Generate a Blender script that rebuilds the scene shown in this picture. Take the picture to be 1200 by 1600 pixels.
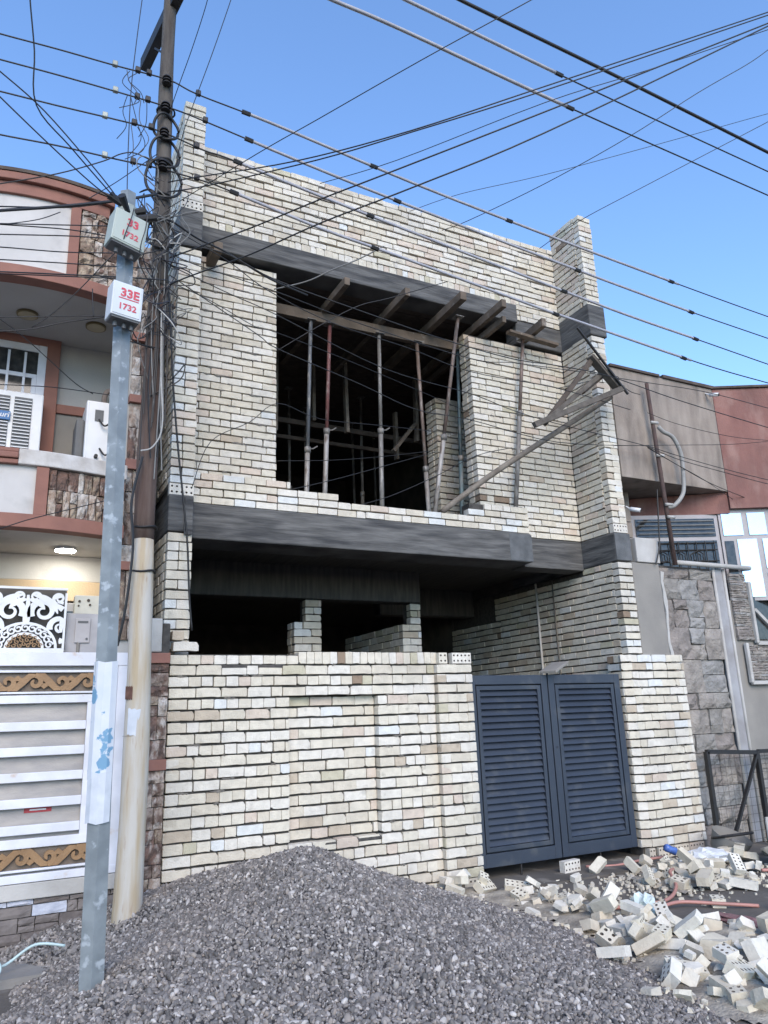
import bpy, math, random
import numpy as np
from mathutils import Vector, Matrix, Euler
R = math.radians
rng = random.Random(7)
SC = bpy.context.scene
COL = SC.collection
for o in list(bpy.data.objects):
    bpy.data.objects.remove(o)

# ---------------------------------------------------------------- camera
CAM_H = 1.68
cam_d = bpy.data.cameras.new("camera")
cam = bpy.data.objects.new("camera", cam_d)
COL.objects.link(cam)
yaw, pit, rol = R(27.1977), R(15.1156), R(-2.0578)
fw = Vector((math.sin(yaw) * math.cos(pit), math.cos(yaw) * math.cos(pit), math.sin(pit)))
rt = Vector((math.cos(yaw), -math.sin(yaw), 0))
up = rt.cross(fw)
rt2 = rt * math.cos(rol) + up * math.sin(rol)
up2 = -rt * math.sin(rol) + up * math.cos(rol)
cam.matrix_world = Matrix(((rt2.x, up2.x, -fw.x, 0), (rt2.y, up2.y, -fw.y, 0), (rt2.z, up2.z, -fw.z, CAM_H), (0, 0, 0, 1)))
cam_d.sensor_fit = 'VERTICAL'
cam_d.sensor_height = 24.0
cam_d.lens = 24.0 * 1181.0 / 1600.0
cam_d.clip_start = 0.05
cam_d.clip_end = 2000
SC.camera = cam
SC.render.resolution_x, SC.render.resolution_y = 768, 1024

# ---------------------------------------------------------------- sky, sun, exposure
SUN_EL, SUN_AZ = R(32), R(194)          # azimuth measured from +Y towards +X
w = bpy.data.worlds.new("World")
SC.world = w
w.use_nodes = True
nt = w.node_tree
bg = nt.nodes["Background"]
sky = nt.nodes.new("ShaderNodeTexSky")
sky.sky_type = 'NISHITA'
sky.sun_disc = False
sky.sun_elevation = SUN_EL
sky.sun_rotation = SUN_AZ
sky.altitude = 30
sky.air_density = 1.0
sky.dust_density = 0.1
sky.ozone_density = 5.5
nt.links.new(sky.outputs[0], bg.inputs[0])
bg.inputs[1].default_value = 0.15
sd = bpy.data.lights.new("sun", 'SUN')
sd.energy = 1.5
sd.angle = R(40)
sd.color = (1.0, 0.85, 0.68)
sun = bpy.data.objects.new("sun", sd)
COL.objects.link(sun)
sdir = Vector((math.sin(SUN_AZ) * math.cos(SUN_EL), math.cos(SUN_AZ) * math.cos(SUN_EL), math.sin(SUN_EL)))
sun.rotation_euler = (-sdir).to_track_quat('-Z', 'Y').to_euler()
sun.location = (-8, -20, 25)
SC.view_settings.view_transform = 'Standard'
SC.view_settings.look = 'None'
SC.view_settings.gamma = 1.0
SC.view_settings.exposure = 1.35
SC.view_settings.use_curve_mapping = False
SC.render.engine = 'CYCLES'
SC.cycles.max_bounces = 6

# ---------------------------------------------------------------- materials
MATS = {}
def mat(name, c1, c2=None, scale=6.0, detail=5, rough=0.85, bump=0.25, bscale=60.0, stretch=(1, 1, 1), metal=0.0, contrast=(0.35, 0.65), spots=None, spotscale=9.0, spotrange=(0.6, 0.72), emit=None, local=False, bdist=0.01, grime=None):
    """two colours mixed by world-space noise, optional stain colour, fine bump"""
    if name in MATS:
        return MATS[name]
    m = bpy.data.materials.new(name)
    m.use_nodes = True
    n, l = m.node_tree.nodes, m.node_tree.links
    b = n["Principled BSDF"]
    b.inputs["Roughness"].default_value = rough
    b.inputs["Metallic"].default_value = metal
    if local:
        src = n.new("ShaderNodeTexCoord").outputs["Object"]
    else:
        src = n.new("ShaderNodeNewGeometry").outputs["Position"]
    mp = n.new("ShaderNodeMapping")
    mp.inputs["Scale"].default_value = stretch
    l.new(src, mp.inputs["Vector"])
    if c2 is None:
        c2 = tuple(x * 0.8 for x in c1)
    no = n.new("ShaderNodeTexNoise")
    no.inputs["Scale"].default_value = scale
    no.inputs["Detail"].default_value = detail
    l.new(mp.outputs[0], no.inputs["Vector"])
    mr = n.new("ShaderNodeMapRange")
    mr.inputs[1].default_value, mr.inputs[2].default_value = contrast
    l.new(no.outputs[0], mr.inputs[0])
    mx = n.new("ShaderNodeMix")
    mx.data_type = 'RGBA'
    mx.inputs[6].default_value = (*c1, 1)
    mx.inputs[7].default_value = (*c2, 1)
    l.new(mr.outputs[0], mx.inputs[0])
    out = mx.outputs[2]
    if spots:
        n2 = n.new("ShaderNodeTexNoise")
        n2.inputs["Scale"].default_value = spotscale
        n2.inputs["Detail"].default_value = 6
        l.new(mp.outputs[0], n2.inputs["Vector"])
        m2 = n.new("ShaderNodeMapRange")
        m2.inputs[1].default_value, m2.inputs[2].default_value = spotrange
        l.new(n2.outputs[0], m2.inputs[0])
        x2 = n.new("ShaderNodeMix")
        x2.data_type = 'RGBA'
        l.new(m2.outputs[0], x2.inputs[0])
        l.new(out, x2.inputs[6])
        x2.inputs[7].default_value = (*spots, 1)
        out = x2.outputs[2]
    if grime:
        n4 = n.new("ShaderNodeTexNoise")
        n4.inputs["Scale"].default_value = 1.1
        n4.inputs["Detail"].default_value = 7
        n4.inputs["Roughness"].default_value = .65
        l.new(src, n4.inputs["Vector"])
        m4 = n.new("ShaderNodeMapRange")
        m4.inputs[1].default_value, m4.inputs[2].default_value = .48, .85
        l.new(n4.outputs[0], m4.inputs[0])
        x4 = n.new("ShaderNodeMix")
        x4.data_type = 'RGBA'
        l.new(m4.outputs[0], x4.inputs[0])
        l.new(out, x4.inputs[6])
        x4.inputs[7].default_value = (*grime, 1)
        out = x4.outputs[2]
    l.new(out, b.inputs["Base Color"])
    if bump:
        n3 = n.new("ShaderNodeTexNoise")
        n3.inputs["Scale"].default_value = bscale
        n3.inputs["Detail"].default_value = 4
        l.new(mp.outputs[0], n3.inputs["Vector"])
        bp = n.new("ShaderNodeBump")
        bp.inputs["Strength"].default_value = bump
        bp.inputs["Distance"].default_value = bdist
        l.new(n3.outputs[0], bp.inputs["Height"])
        l.new(bp.outputs[0], b.inputs["Normal"])
    if emit:
        b.inputs["Emission Color"].default_value = (*emit[0], 1)
        b.inputs["Emission Strength"].default_value = emit[1]
    MATS[name] = m
    return m

BRICK_COLS = [(.590, .548, .455), (.618, .586, .518), (.550, .503, .412), (.45, .385, .30), (.545, .465, .385), (.25, .185, .13), (.595, .605, .585), (.465, .432, .32)]
BR = [mat("brick_%s" % s, c, tuple(x * .86 for x in c), scale=14, rough=.92, bump=.6, bscale=70, spots=tuple(x * .62 for x in c), spotscale=11, spotrange=(.60, .78), grime=tuple(x * .55 for x in c)) for s, c in zip("cream white buff tan pink brown pale olive".split(), BRICK_COLS)]
W_LOW = [38, 34, 20, 3.2, 5, 1.0, 3, 1.5]
W_UP = [38, 36, 22, 1, 8, .1, 1.2, .6]
W_WING = [36, 14, 30, 2, 14, .2, 1, 1]
W_IN = [28, 12, 30, 7, 6, .6, 3, 4]
M_MORTAR = mat("mortar", (.075, .07, .064), (.04, .038, .036), scale=20, rough=.95)  # darker than plain grey mortar: shade of the recessed joints put into the colour
M_CONC = mat("dark_concrete", (.052, .052, .051), (.135, .133, .129), scale=3.6, detail=9, stretch=(.7, .7, 6), rough=.88, bump=.8, bscale=9, contrast=(.3, .72), spots=(.034, .035, .037), spotscale=2.2, spotrange=(.5, .68))
M_CONCP = mat("patched_concrete", (.11, .115, .12), (.065, .07, .073), scale=7, rough=.85)
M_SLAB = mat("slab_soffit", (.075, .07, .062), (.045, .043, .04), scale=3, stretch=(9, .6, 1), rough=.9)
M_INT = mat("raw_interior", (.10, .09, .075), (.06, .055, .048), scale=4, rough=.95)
M_CEM = mat("grey_cement", (.235, .222, .20), (.19, .18, .165), scale=2.5, rough=.9, bump=.2)
M_CEML = mat("light_cement", (.42, .41, .39), (.33, .32, .30), scale=4, rough=.9)
M_WOOD = mat("formwork_wood", (.15, .115, .085), (.09, .07, .052), scale=5, stretch=(1, 1, 1), rough=.85, bump=.5, bscale=30, spots=(.24, .21, .18), spotscale=8)
M_WOODD = mat("dark_timber", (.055, .042, .034), (.09, .07, .056), scale=7, rough=.9, bump=.4)
M_WOODG = mat("weathered_timber", (.20, .175, .145), (.12, .10, .082), scale=9, rough=.9, bump=.5, bscale=40)
M_BRKT = mat("bracket_boards", (.12, .105, .09), (.07, .06, .05), scale=9, rough=.9, bump=.5, bscale=40)
M_NAVY = mat("navy_gate_paint", (.021, .029, .045), (.027, .036, .053), scale=2.5, rough=.5, bump=.08, bscale=40, spots=(.065, .07, .076), spotscale=5, spotrange=(.58, .82))
M_NAVYD = mat("navy_gate_groove", (.012, .016, .026), rough=.6)  # darker navy for the backing: shade in grooves and slat slits painted in
M_GALV = mat("galvanised_steel", (.215, .24, .25), (.155, .175, .185), scale=9, rough=.5, metal=.15, bump=.1, spots=(.34, .37, .39), spotscale=13, spotrange=(.60, .68))
M_STEELD = mat("dark_steel", (.010, .010, .011), (.016, .014, .013), scale=9, rough=.6)
M_BLACK = mat("black_cable", (.012, .012, .013), rough=.55, bump=0)
M_SLEEVE = mat("grey_sleeve", (.34, .34, .37), (.28, .28, .31), scale=8, rough=.5, bump=0)
M_CABG = mat("grey_cable", (.16, .16, .155), rough=.6, bump=0)
M_CABB = mat("blueblack_wire", (.018, .02, .03), rough=.5, bump=0)
M_PORC = mat("insulator_porcelain", (.30, .33, .30), (.2, .22, .2), rough=.35, bump=0)
M_WHITE = mat("white_metal_paint", (.62, .63, .68), (.52, .53, .57), scale=5, rough=.5, bump=.08, spots=(.42, .30, .20), spotscale=5, spotrange=(.68, .78))
M_SHEET = mat("dusty_sheet", (.36, .335, .31), (.26, .25, .245), scale=4, stretch=(1, 1, 3), rough=.6)
M_GOLD = mat("brown_ornament", (.20, .115, .052), (.27, .16, .075), scale=8, rough=.55)
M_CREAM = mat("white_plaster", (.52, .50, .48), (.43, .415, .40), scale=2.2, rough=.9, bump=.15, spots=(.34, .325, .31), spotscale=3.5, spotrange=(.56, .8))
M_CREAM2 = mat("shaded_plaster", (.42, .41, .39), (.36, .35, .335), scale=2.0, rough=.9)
M_TERRA = mat("terracotta_trim", (.25, .115, .085), (.20, .092, .07), scale=5, rough=.8, bump=.15)
M_BEIGE = mat("beige_band", (.52, .38, .24), (.46, .33, .21), scale=3, rough=.8)
M_RED = mat("dusty_red_render", (.25, .125, .105), (.185, .088, .075), scale=2.2, detail=8, stretch=(1.6, 1.6, .7), rough=.92, bump=.5, bscale=40, spots=(.31, .20, .17), spotscale=2.8, spotrange=(.52, .8), grime=(.13, .075, .065))
M_PLAST = mat("stained_render", (.30, .258, .22), (.215, .18, .152), scale=2.6, detail=9, stretch=(2.2, 2.2, .6), rough=.92, bump=.7, bscale=45, spots=(.125, .105, .09), spotscale=1.9, spotrange=(.54, .74), grime=(.16, .135, .115))
ST_L = [mat("stone_%s" % s, a, b, scale=16, detail=8, rough=.85, bump=1.0, bscale=26, bdist=.04, contrast=(.42, .56), stretch=(1, 1, .6), spots=sp_, spotscale=11, spotrange=(.56, .64)) for s, a, b, sp_ in (("umber", (.12, .078, .06), (.27, .21, .17), (.42, .38, .34)), ("sand", (.34, .27, .20), (.19, .135, .10), (.10, .065, .05)), ("chalk", (.48, .44, .40), (.30, .25, .21), (.15, .095, .075)), ("rust", (.17, .10, .075), (.09, .058, .046), (.34, .28, .24)), ("fawn", (.28, .205, .155), (.41, .345, .29), (.12, .08, .062)))]
ST_R = [mat("ledge_%s" % s, a, b, scale=7, rough=.9, bump=.9, bscale=18, bdist=.04) for s, a, b in (("grey", (.25, .235, .215), (.165, .155, .14)), ("taupe", (.285, .26, .232), (.18, .162, .145)), ("ash", (.27, .262, .25), (.18, .176, .168)), ("mauve", (.24, .212, .192), (.155, .137, .124)))]
ST_B = [mat("slate_%s" % s, a, b, scale=12, rough=.85, bump=.5, bscale=30) for s, a, b in (("dark", (.10, .085, .08), (.16, .14, .13)), ("mid", (.17, .15, .14), (.12, .105, .10)), ("marble", (.44, .46, .52), (.30, .32, .38)))]
M_GLASSD = mat("dark_glass", (.02, .022, .024), (.05, .05, .048), scale=14, rough=.08, bump=0)
M_GLASSM = mat("mirror_glass", (.75, .80, .85), (.72, .78, .84), rough=.03, metal=.9, bump=0)
M_ALU = mat("grey_aluminium", (.30, .28, .29), (.26, .25, .25), rough=.5, metal=.2, bump=0)
M_PLASTIC = mat("white_plastic", (.62, .63, .64), (.56, .57, .58), rough=.45, bump=0)
M_GRILL = mat("shaded_grille", (.10, .105, .11), rough=.6, bump=0)
M_BOXG = mat("grey_green_box", (.36, .40, .36), (.33, .37, .335), scale=4, rough=.6, bump=.05)
M_BOXW = mat("pale_grey_box", (.52, .55, .58), (.48, .51, .54), scale=5, rough=.6, bump=.05)
M_REDP = mat("red_spray_paint", (.42, .03, .055), (.50, .10, .12), scale=60, rough=.7, bump=0)
M_BLUE = mat("blue_sign", (.02, .14, .36), rough=.5, bump=0)
M_GROUND = mat("bare_ground", (.12, .108, .094), (.075, .068, .06), scale=1.4, detail=8, rough=.95, bump=.7, bscale=28, spots=(.19, .175, .155), spotscale=3.2, spotrange=(.55, .7))
M_DRIVE = mat("dirty_driveway", (.115, .104, .09), (.075, .068, .06), scale=1.8, detail=8, rough=.93, bump=.6, bscale=30, spots=(.20, .185, .16), spotscale=4, spotrange=(.57, .7))
M_PAVE = mat("cement_pavement", (.25, .245, .23), (.19, .185, .175), scale=2.5, rough=.92, bump=.4, bscale=40)
M_POLEL = mat("weathered_pale_pole", (.44, .415, .37), (.37, .30, .20), scale=2.2, stretch=(7, 7, .8), rough=.85, bump=.3, bscale=25, spots=(.30, .22, .15), spotscale=5, spotrange=(.62, .74))
M_POLED = mat("bark_brown_pole", (.080, .050, .040), (.12, .085, .07), scale=3, stretch=(8, 8, .7), rough=.9, bump=.6, bscale=30)
M_POLEU = mat("dark_grey_pole", (.095, .085, .075), (.05, .042, .037), scale=3, stretch=(8, 8, .7), rough=.9, bump=.6, bscale=30)
M_PAPER = mat("poster_paper", (.46, .50, .55), (.52, .54, .57), scale=10, rough=.7, bump=0, spots=(.13, .26, .38), spotscale=8, spotrange=(.585, .61))
M_PAPER2 = mat("plain_paper", (.50, .53, .57), (.42, .45, .49), scale=12, rough=.7, bump=0)
M_RUB = [mat("rubble_%s" % s, c, tuple(x * .85 for x in c), scale=16, rough=.95, bump=.4, bscale=70, local=True, spots=tuple(x * .6 for x in c), spotrange=(.62, .8)) for s, c in (("cream", (.60, .56, .455)), ("white", (.64, .61, .53)), ("dusty", (.54, .49, .39)), ("grey", (.47, .435, .365)))]
M_DUST = mat("crushed_brick_dust", (.40, .365, .30), (.24, .215, .18), scale=9, detail=9, rough=.97, bump=.9, bscale=45, bdist=.02, spots=(.15, .135, .115), spotscale=4, spotrange=(.5, .68))
M_HOLE = mat("hole_dark", (.16, .14, .12), rough=.95, bump=0)

# ---------------------------------------------------------------- mesh helpers
class MB:
    def __init__(s):
        s.v, s.f, s.m = [], [], []
    def add(s, vs, fs, mi=0):
        k = len(s.v)
        s.v += [tuple(p) for p in vs]
        s.f += [tuple(i + k for i in q) for q in fs]
        s.m += [mi] * len(fs)
    def box(s, x0, x1, y0, y1, z0, z1, mi=0):
        s.add([(x0, y0, z0), (x1, y0, z0), (x1, y1, z0), (x0, y1, z0), (x0, y0, z1), (x1, y0, z1), (x1, y1, z1), (x0, y1, z1)],
              [(0, 3, 2, 1), (4, 5, 6, 7), (0, 1, 5, 4), (1, 2, 6, 5), (2, 3, 7, 6), (3, 0, 4, 7)], mi)
        return s
    def bar(s, a, b, w, h, mi=0, upv=(0, 0, 1)):
        a, b = Vector(a), Vector(b)
        d = (b - a).normalized()
        sx = d.cross(Vector(upv))
        if sx.length < 1e-4:
            sx = Vector((1, 0, 0))
        sx.normalize()
        u = sx.cross(d).normalized()
        P = []
        for p in (a, b):
            P += [p - sx * w / 2 - u * h / 2, p + sx * w / 2 - u * h / 2, p + sx * w / 2 + u * h / 2, p - sx * w / 2 + u * h / 2]
        s.add(P, [(0, 1, 2, 3), (7, 6, 5, 4), (0, 4, 5, 1), (1, 5, 6, 2), (2, 6, 7, 3), (3, 7, 4, 0)], mi)
        return s
    def tube(s, pts, r, n=6, mi=0, cap=True, ph=0.0):
        pts = [Vector(p) for p in pts]
        rs = r if isinstance(r, (list, tuple)) else [r] * len(pts)
        rings = []
        pu = None
        for i, p in enumerate(pts):
            d = (pts[min(i + 1, len(pts) - 1)] - pts[max(i - 1, 0)])
            d = d.normalized() if d.length > 1e-9 else Vector((0, 0, 1))
            if pu is None:
                pu = d.cross(Vector((0, 0, 1)))
                if pu.length < .05:
                    pu = Vector((1, 0, 0))
            pu = (pu - d * pu.dot(d)).normalized()
            q = d.cross(pu)
            rings.append([p + (pu * math.cos(2 * math.pi * k / n + ph) + q * math.sin(2 * math.pi * k / n + ph)) * rs[i] for k in range(n)])
        vs = [v for rg in rings for v in rg]
        fs = [(i * n + k, i * n + (k + 1) % n, (i + 1) * n + (k + 1) % n, (i + 1) * n + k) for i in range(len(pts) - 1) for k in range(n)]
        if cap:
            fs += [tuple(reversed(range(n))), tuple((len(pts) - 1) * n + k for k in range(n))]
        s.add(vs, fs, mi)
        return s
    def ribbon(s, pts, widths, y0, y1, mi=0):
        """flat band in the XZ plane, from y0 (front) to y1 (back)"""
        n = len(pts)
        Lf, Rt = [], []
        for i in range(n):
            a, b = pts[max(i - 1, 0)], pts[min(i + 1, n - 1)]
            dx, dz = b[0] - a[0], b[1] - a[1]
            d = math.hypot(dx, dz) or 1
            hw = widths[i] / 2 if isinstance(widths, (list, tuple)) else widths / 2
            Lf.append((pts[i][0] - dz / d * hw, pts[i][1] + dx / d * hw))
            Rt.append((pts[i][0] + dz / d * hw, pts[i][1] - dx / d * hw))
        vs = []
        for i in range(n):
            vs += [(Lf[i][0], y0, Lf[i][1]), (Rt[i][0], y0, Rt[i][1]), (Lf[i][0], y1, Lf[i][1]), (Rt[i][0], y1, Rt[i][1])]
        fs = []
        for i in range(n - 1):
            a, b = 4 * i, 4 * i + 4
            fs += [(a, b, b + 1, a + 1), (a + 2, a + 3, b + 3, b + 2), (a, a + 2, b + 2, b), (a + 1, b + 1, b + 3, a + 3)]
        fs += [(0, 1, 3, 2), (4 * n - 4, 4 * n - 2, 4 * n - 1, 4 * n - 3)]
        s.add(vs, fs, mi)
        return s
    def mesh(s, name, mats, smooth=False):
        me = bpy.data.meshes.new(name)
        me.from_pydata(s.v, [], s.f)
        for m in (mats if isinstance(mats, (list, tuple)) else [mats]):
            me.materials.append(m)
        if any(s.m):
            me.polygons.foreach_set("material_index", s.m)
        if smooth:
            me.polygons.foreach_set("use_smooth", [True] * len(me.polygons))
        me.update()
        return me
    def build(s, name, mats, parent=None, smooth=False, bevel=0):
        """vertices are in world metres; the origin is put at the piece's base"""
        a = np.array(s.v)
        c = np.array([(a[:, 0].min() + a[:, 0].max()) / 2, (a[:, 1].min() + a[:, 1].max()) / 2, a[:, 2].min()])
        s.v = [tuple(p) for p in (a - c)]
        o = bpy.data.objects.new(name, s.mesh(name, mats, smooth))
        COL.objects.link(o)
        put(o, c, parent)
        if bevel:
            b = o.modifiers.new("bevel", 'BEVEL')
            b.width = bevel
            b.segments = 2
            b.limit_method = 'ANGLE'
        return o

ORIG = {}
def put(o, c, parent=None):
    if parent is None:
        o.location = tuple(c)
        ORIG[o.name] = Vector(c)
    else:
        o.parent = parent
        o.location = tuple(Vector(c) - ORIG[parent.name])
        ORIG[o.name] = Vector(c)

def tag(o, label=None, cat=None, group=None, kind=None):
    if label: o["label"] = label
    if cat: o["category"] = cat
    if group: o["group"] = group
    if kind: o["kind"] = kind
    return o

def thing(name, loc, label, cat, group=None):
    o = bpy.data.objects.new(name, None)
    o.empty_display_size = .1
    COL.objects.link(o)
    put(o, loc)
    return tag(o, label, cat, group)

def box(name, b, m, parent=None, bevel=0):
    return MB().box(*b).build(name, m, parent, bevel=bevel)

def smooth_path(pts, sub=6):
    P = [Vector(p) for p in pts]
    if len(P) < 3:
        return P
    out = []
    for i in range(len(P) - 1):
        p0, p1, p2, p3 = P[max(i - 1, 0)], P[i], P[i + 1], P[min(i + 2, len(P) - 1)]
        for k in range(sub):
            t = k / sub
            out.append(.5 * ((2 * p1) + (p2 - p0) * t + (2 * p0 - 5 * p1 + 4 * p2 - p3) * t * t + (3 * p1 - p0 - 3 * p2 + p3) * t ** 3))
    out.append(P[-1])
    return out

def text_obj(s, size, m, parent, loc, rot, name="lettering", shear=0, bold=.004):
    cu = bpy.data.curves.new("t", 'FONT')
    cu.body = s
    cu.size = size
    cu.extrude = .0008
    cu.offset = bold
    cu.align_x = 'CENTER'
    cu.shear = shear
    t = bpy.data.objects.new("t", cu)
    COL.objects.link(t)
    me = bpy.data.meshes.new_from_object(t.evaluated_get(bpy.context.evaluated_depsgraph_get()))
    bpy.data.objects.remove(t)
    me.materials.clear()
    me.materials.append(m)
    o = bpy.data.objects.new(name, me)
    COL.objects.link(o)
    put(o, loc, parent)
    o.rotation_euler = rot
    return o

# ---------------------------------------------------------------- bricks
def brick_geo(w, h, d, rg, chip=True):
    """irregular brick: front at y=0, body to y=d, centred on x and z"""
    def c():
        k = rg.random()
        return rg.uniform(.002, .007) if k < .76 or not chip else rg.uniform(.010, .028)
    j = lambda a: rg.uniform(-a, a)
    x, z = w / 2, h / 2
    k = [c() for _ in range(8)]
    pts = [(-x + k[0], -z), (j(w * .2), -z + j(.003)), (x - k[1], -z), (x, -z + k[2]), (x, z - k[3]), (x - k[4], z), (j(w * .2), z + j(.003)), (-x + k[5], z), (-x, z - k[6]), (-x, -z + k[7])]
    pts = [(a + j(.0015), b + j(.0015)) for a, b in pts]
    N = len(pts)
    vs = [(a * (1 - .005 / w), j(.0012), b * (1 - .005 / h)) for a, b in pts] + [(a, .003, b) for a, b in pts] + [(a, d, b) for a, b in pts]
    fs = [tuple(range(N))] + [(N + i, N + (i + 1) % N, (i + 1) % N, i) for i in range(N)] + [(2 * N + i, 2 * N + (i + 1) % N, N + (i + 1) % N, N + i) for i in range(N)]
    return vs, fs

def holed_geo(nx, ny, w, h, d, r, both=True):
    """block with nx by ny round holes in the front face (y=0) and back face"""
    vs, fs, mi = [], [], []
    N = 8
    cw, ch = w / nx, h / ny
    def cell(cx, cz, y, dr):
        k = len(vs)
        sq = []
        for i in range(N):
            a = 2 * math.pi * i / N + math.pi / 8
            ca, sa = math.cos(a), math.sin(a)
            t = 1 / max(abs(ca), abs(sa))
            sq.append((cx + ca * t * cw / 2, y, cz + sa * t * ch / 2))
        # snap the square ring onto the cell's outline corners
        ring = [(cx + math.cos(2 * math.pi * i / N + math.pi / 8) * r, y, cz + math.sin(2 * math.pi * i / N + math.pi / 8) * r) for i in range(N)]
        deep = [(p[0], y + dr * .05, p[2]) for p in ring]
        cor = [(cx + cw / 2, y, cz + ch / 2), (cx - cw / 2, y, cz + ch / 2), (cx - cw / 2, y, cz - ch / 2), (cx + cw / 2, y, cz - ch / 2)]
        vs.extend(sq + ring + deep + cor)
        q = lambda *a: a if dr > 0 else tuple(reversed(a))
        for i in range(N):
            n = (i + 1) % N
            fs.append(q(k + i, k + N + i, k + N + n, k + n)); mi.append(0)
            fs.append(q(k + N + i, k + 2 * N + i, k + 2 * N + n, k + N + n)); mi.append(1)
        for c4, (a, b) in enumerate(((0, 1), (2, 3), (4, 5), (6, 7))):
            fs.append(q(k + a, k + b, k + 3 * N + c4)); mi.append(0)
        fs.append(q(*[k + 2 * N + i for i in reversed(range(N))])); mi.append(1)
    for ix in range(nx):
        for iy in range(ny):
            cx, cz = -w / 2 + cw * (ix + .5), -h / 2 + ch * (iy + .5)
            cell(cx, cz, 0, 1)
            if both:
                cell(cx, cz, d, -1)
    k = len(vs)
    x, z = w / 2, h / 2
    vs += [(-x, 0, -z), (x, 0, -z), (x, d, -z), (-x, d, -z), (-x, 0, z), (x, 0, z), (x, d, z), (-x, d, z)]
    fs += [(k, k + 3, k + 2, k + 1), (k + 4, k + 5, k + 6, k + 7), (k + 1, k + 2, k + 6, k + 5), (k + 3, k, k + 4, k + 7)]
    mi += [0] * 4
    if not both:
        fs.append((k + 2, k + 3, k + 7, k + 6)); mi.append(0)
    return vs, fs, mi

BASES = {}
_rg = random.Random(3)
for kind, bw in (('S', .236), ('H', .114), ('T', .170)):
    for bh, hk in ((.080, 'a'), (.072, 'b')):
        BASES[kind + hk] = [brick_geo(bw, bh, .11, _rg) for _ in range(5)]
BW = {'S': .236, 'H': .114, 'T': .170}
BH = {'a': .080, 'b': .072}
LIBM = {}
def lib_mesh(key, shp, col):
    k = (key, shp, col)
    if k not in LIBM:
        vs, fs = BASES[key][shp]
        mb = MB()
        mb.add(vs, fs)
        LIBM[k] = mb.mesh("brick", BR[col])
    return LIBM[k]

def lay(out, o, ang, L, z0, n, pitch, hk, bond, wts, iv=None, rough=1.0, seed=1, par0=0):
    """courses of bricks; o = left end of the face seen from outside; iv(z) gives the solid stretches"""
    rg = random.Random(seed)
    for c in range(n):
        z = z0 + c * pitch
        zc = z + pitch / 2
        for (u0, u1) in (iv(zc) if iv else [(0, L)]):
            u = u0
            par = (c + par0) % 2
            first = True
            while u < u1 - .02:
                if bond == 'E' and par == 1:
                    wd = .115 if rg.random() < .8 else .236
                    if first and rg.random() < .5: wd = .17
                else:
                    wd = .236
                    if first and par == 1: wd = .114
                    elif rg.random() < .06: wd = .114
                    elif rg.random() < .04: wd = .17
                first = False
                wd += rg.uniform(-.006, .006)
                if u + wd > u1 - .035:
                    wd = u1 - u
                k = 'S' if wd > .2 else ('T' if wd > .142 else 'H')
                out.append((o[0] + math.cos(ang) * (u + wd / 2) , o[1] + math.sin(ang) * (u + wd / 2), zc, ang, max(wd - ((.004 if rg.random() < .8 else .012) if hk == 'a' else rg.uniform(.005, .012)), .02) / BW[k], (1 if hk == 'b' else 1.035) + rg.uniform(-.04, .03), k + hk, rg.randrange(5),
                            rg.choices(range(8), wts)[0], rg.uniform(-.006, .005) * rough, rg.uniform(-.004, .004) * rough, rg.uniform(-.002, .002) * rough))
                u += wd

CAMP = np.array([0, 0, CAM_H])
def brick_importance(b):
    d = np.array(b[:3]) - CAMP
    r = np.linalg.norm(d)
    nrm = np.array([math.sin(b[3]), -math.cos(b[3]), 0])
    fc = -d.dot(nrm) / r
    q = d.dot(np.array(rt2)), d.dot(np.array(up2)), d.dot(np.array(fw))
    if q[2] < .1 or abs(q[0] / q[2]) > .53 or abs(q[1] / q[2]) > .7:
        return 0
    return max(fc, 0) * b[4] * BW[b[6][0]] / r ** 2

def place_bricks(recs, parent, hidden=None, limit=300, stuff="brick_courses"):
    order = sorted(recs, key=lambda b: -(brick_importance(b) * (0 if hidden and hidden(b) else 1)))
    for b in order[:limit]:
        o = bpy.data.objects.new("brick", lib_mesh(b[6], b[7], b[8]))
        COL.objects.link(o)
        n = (math.sin(b[3]), -math.cos(b[3]))
        put(o, (b[0] - n[0] * b[9], b[1] - n[1] * b[9], b[2] + b[11]), parent)
        o.rotation_euler = (0, b[10], b[3])
        o.scale = (b[4], 1, b[5])
    if len(order) > limit:
        mb = MB()
        for b in order[limit:]:
            vs, fs = BASES[b[6]][b[7]]
            ca, sa = math.cos(b[3]), math.sin(b[3])
            ct, st = math.cos(b[10]), math.sin(b[10])
            P = []
            for x, y, z in vs:
                x, z, y = x * b[4], z * b[5], y + b[9]
                x, z = x * ct + z * st, z * ct - x * st
                P.append((b[0] + x * ca - y * sa, b[1] + x * sa + y * ca, b[2] + b[11] + z))
            mb.add(P, fs, b[8])
        o = mb.build(stuff, BR, parent)
        tag(o, kind="stuff")

HOLED = {}
def holed_brick(parent, x, y, z, ang=0, nx=5, ny=2, w=.236, h=.112, d=.075, col=1, r=.011, name="holed_brick"):
    k = (nx, ny, w, h, d, col, r)
    if k not in HOLED:
        vs, fs, mi = holed_geo(nx, ny, w, h, d, r, both=False)
        mb = MB(); mb.v, mb.f, mb.m = vs, fs, mi
        HOLED[k] = mb.mesh("holed_brick", [BR[col], M_HOLE])
    o = bpy.data.objects.new(name, HOLED[k])
    COL.objects.link(o)
    put(o, (x, y, z), parent)
    o.rotation_euler = (0, 0, ang)
    return o

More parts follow.
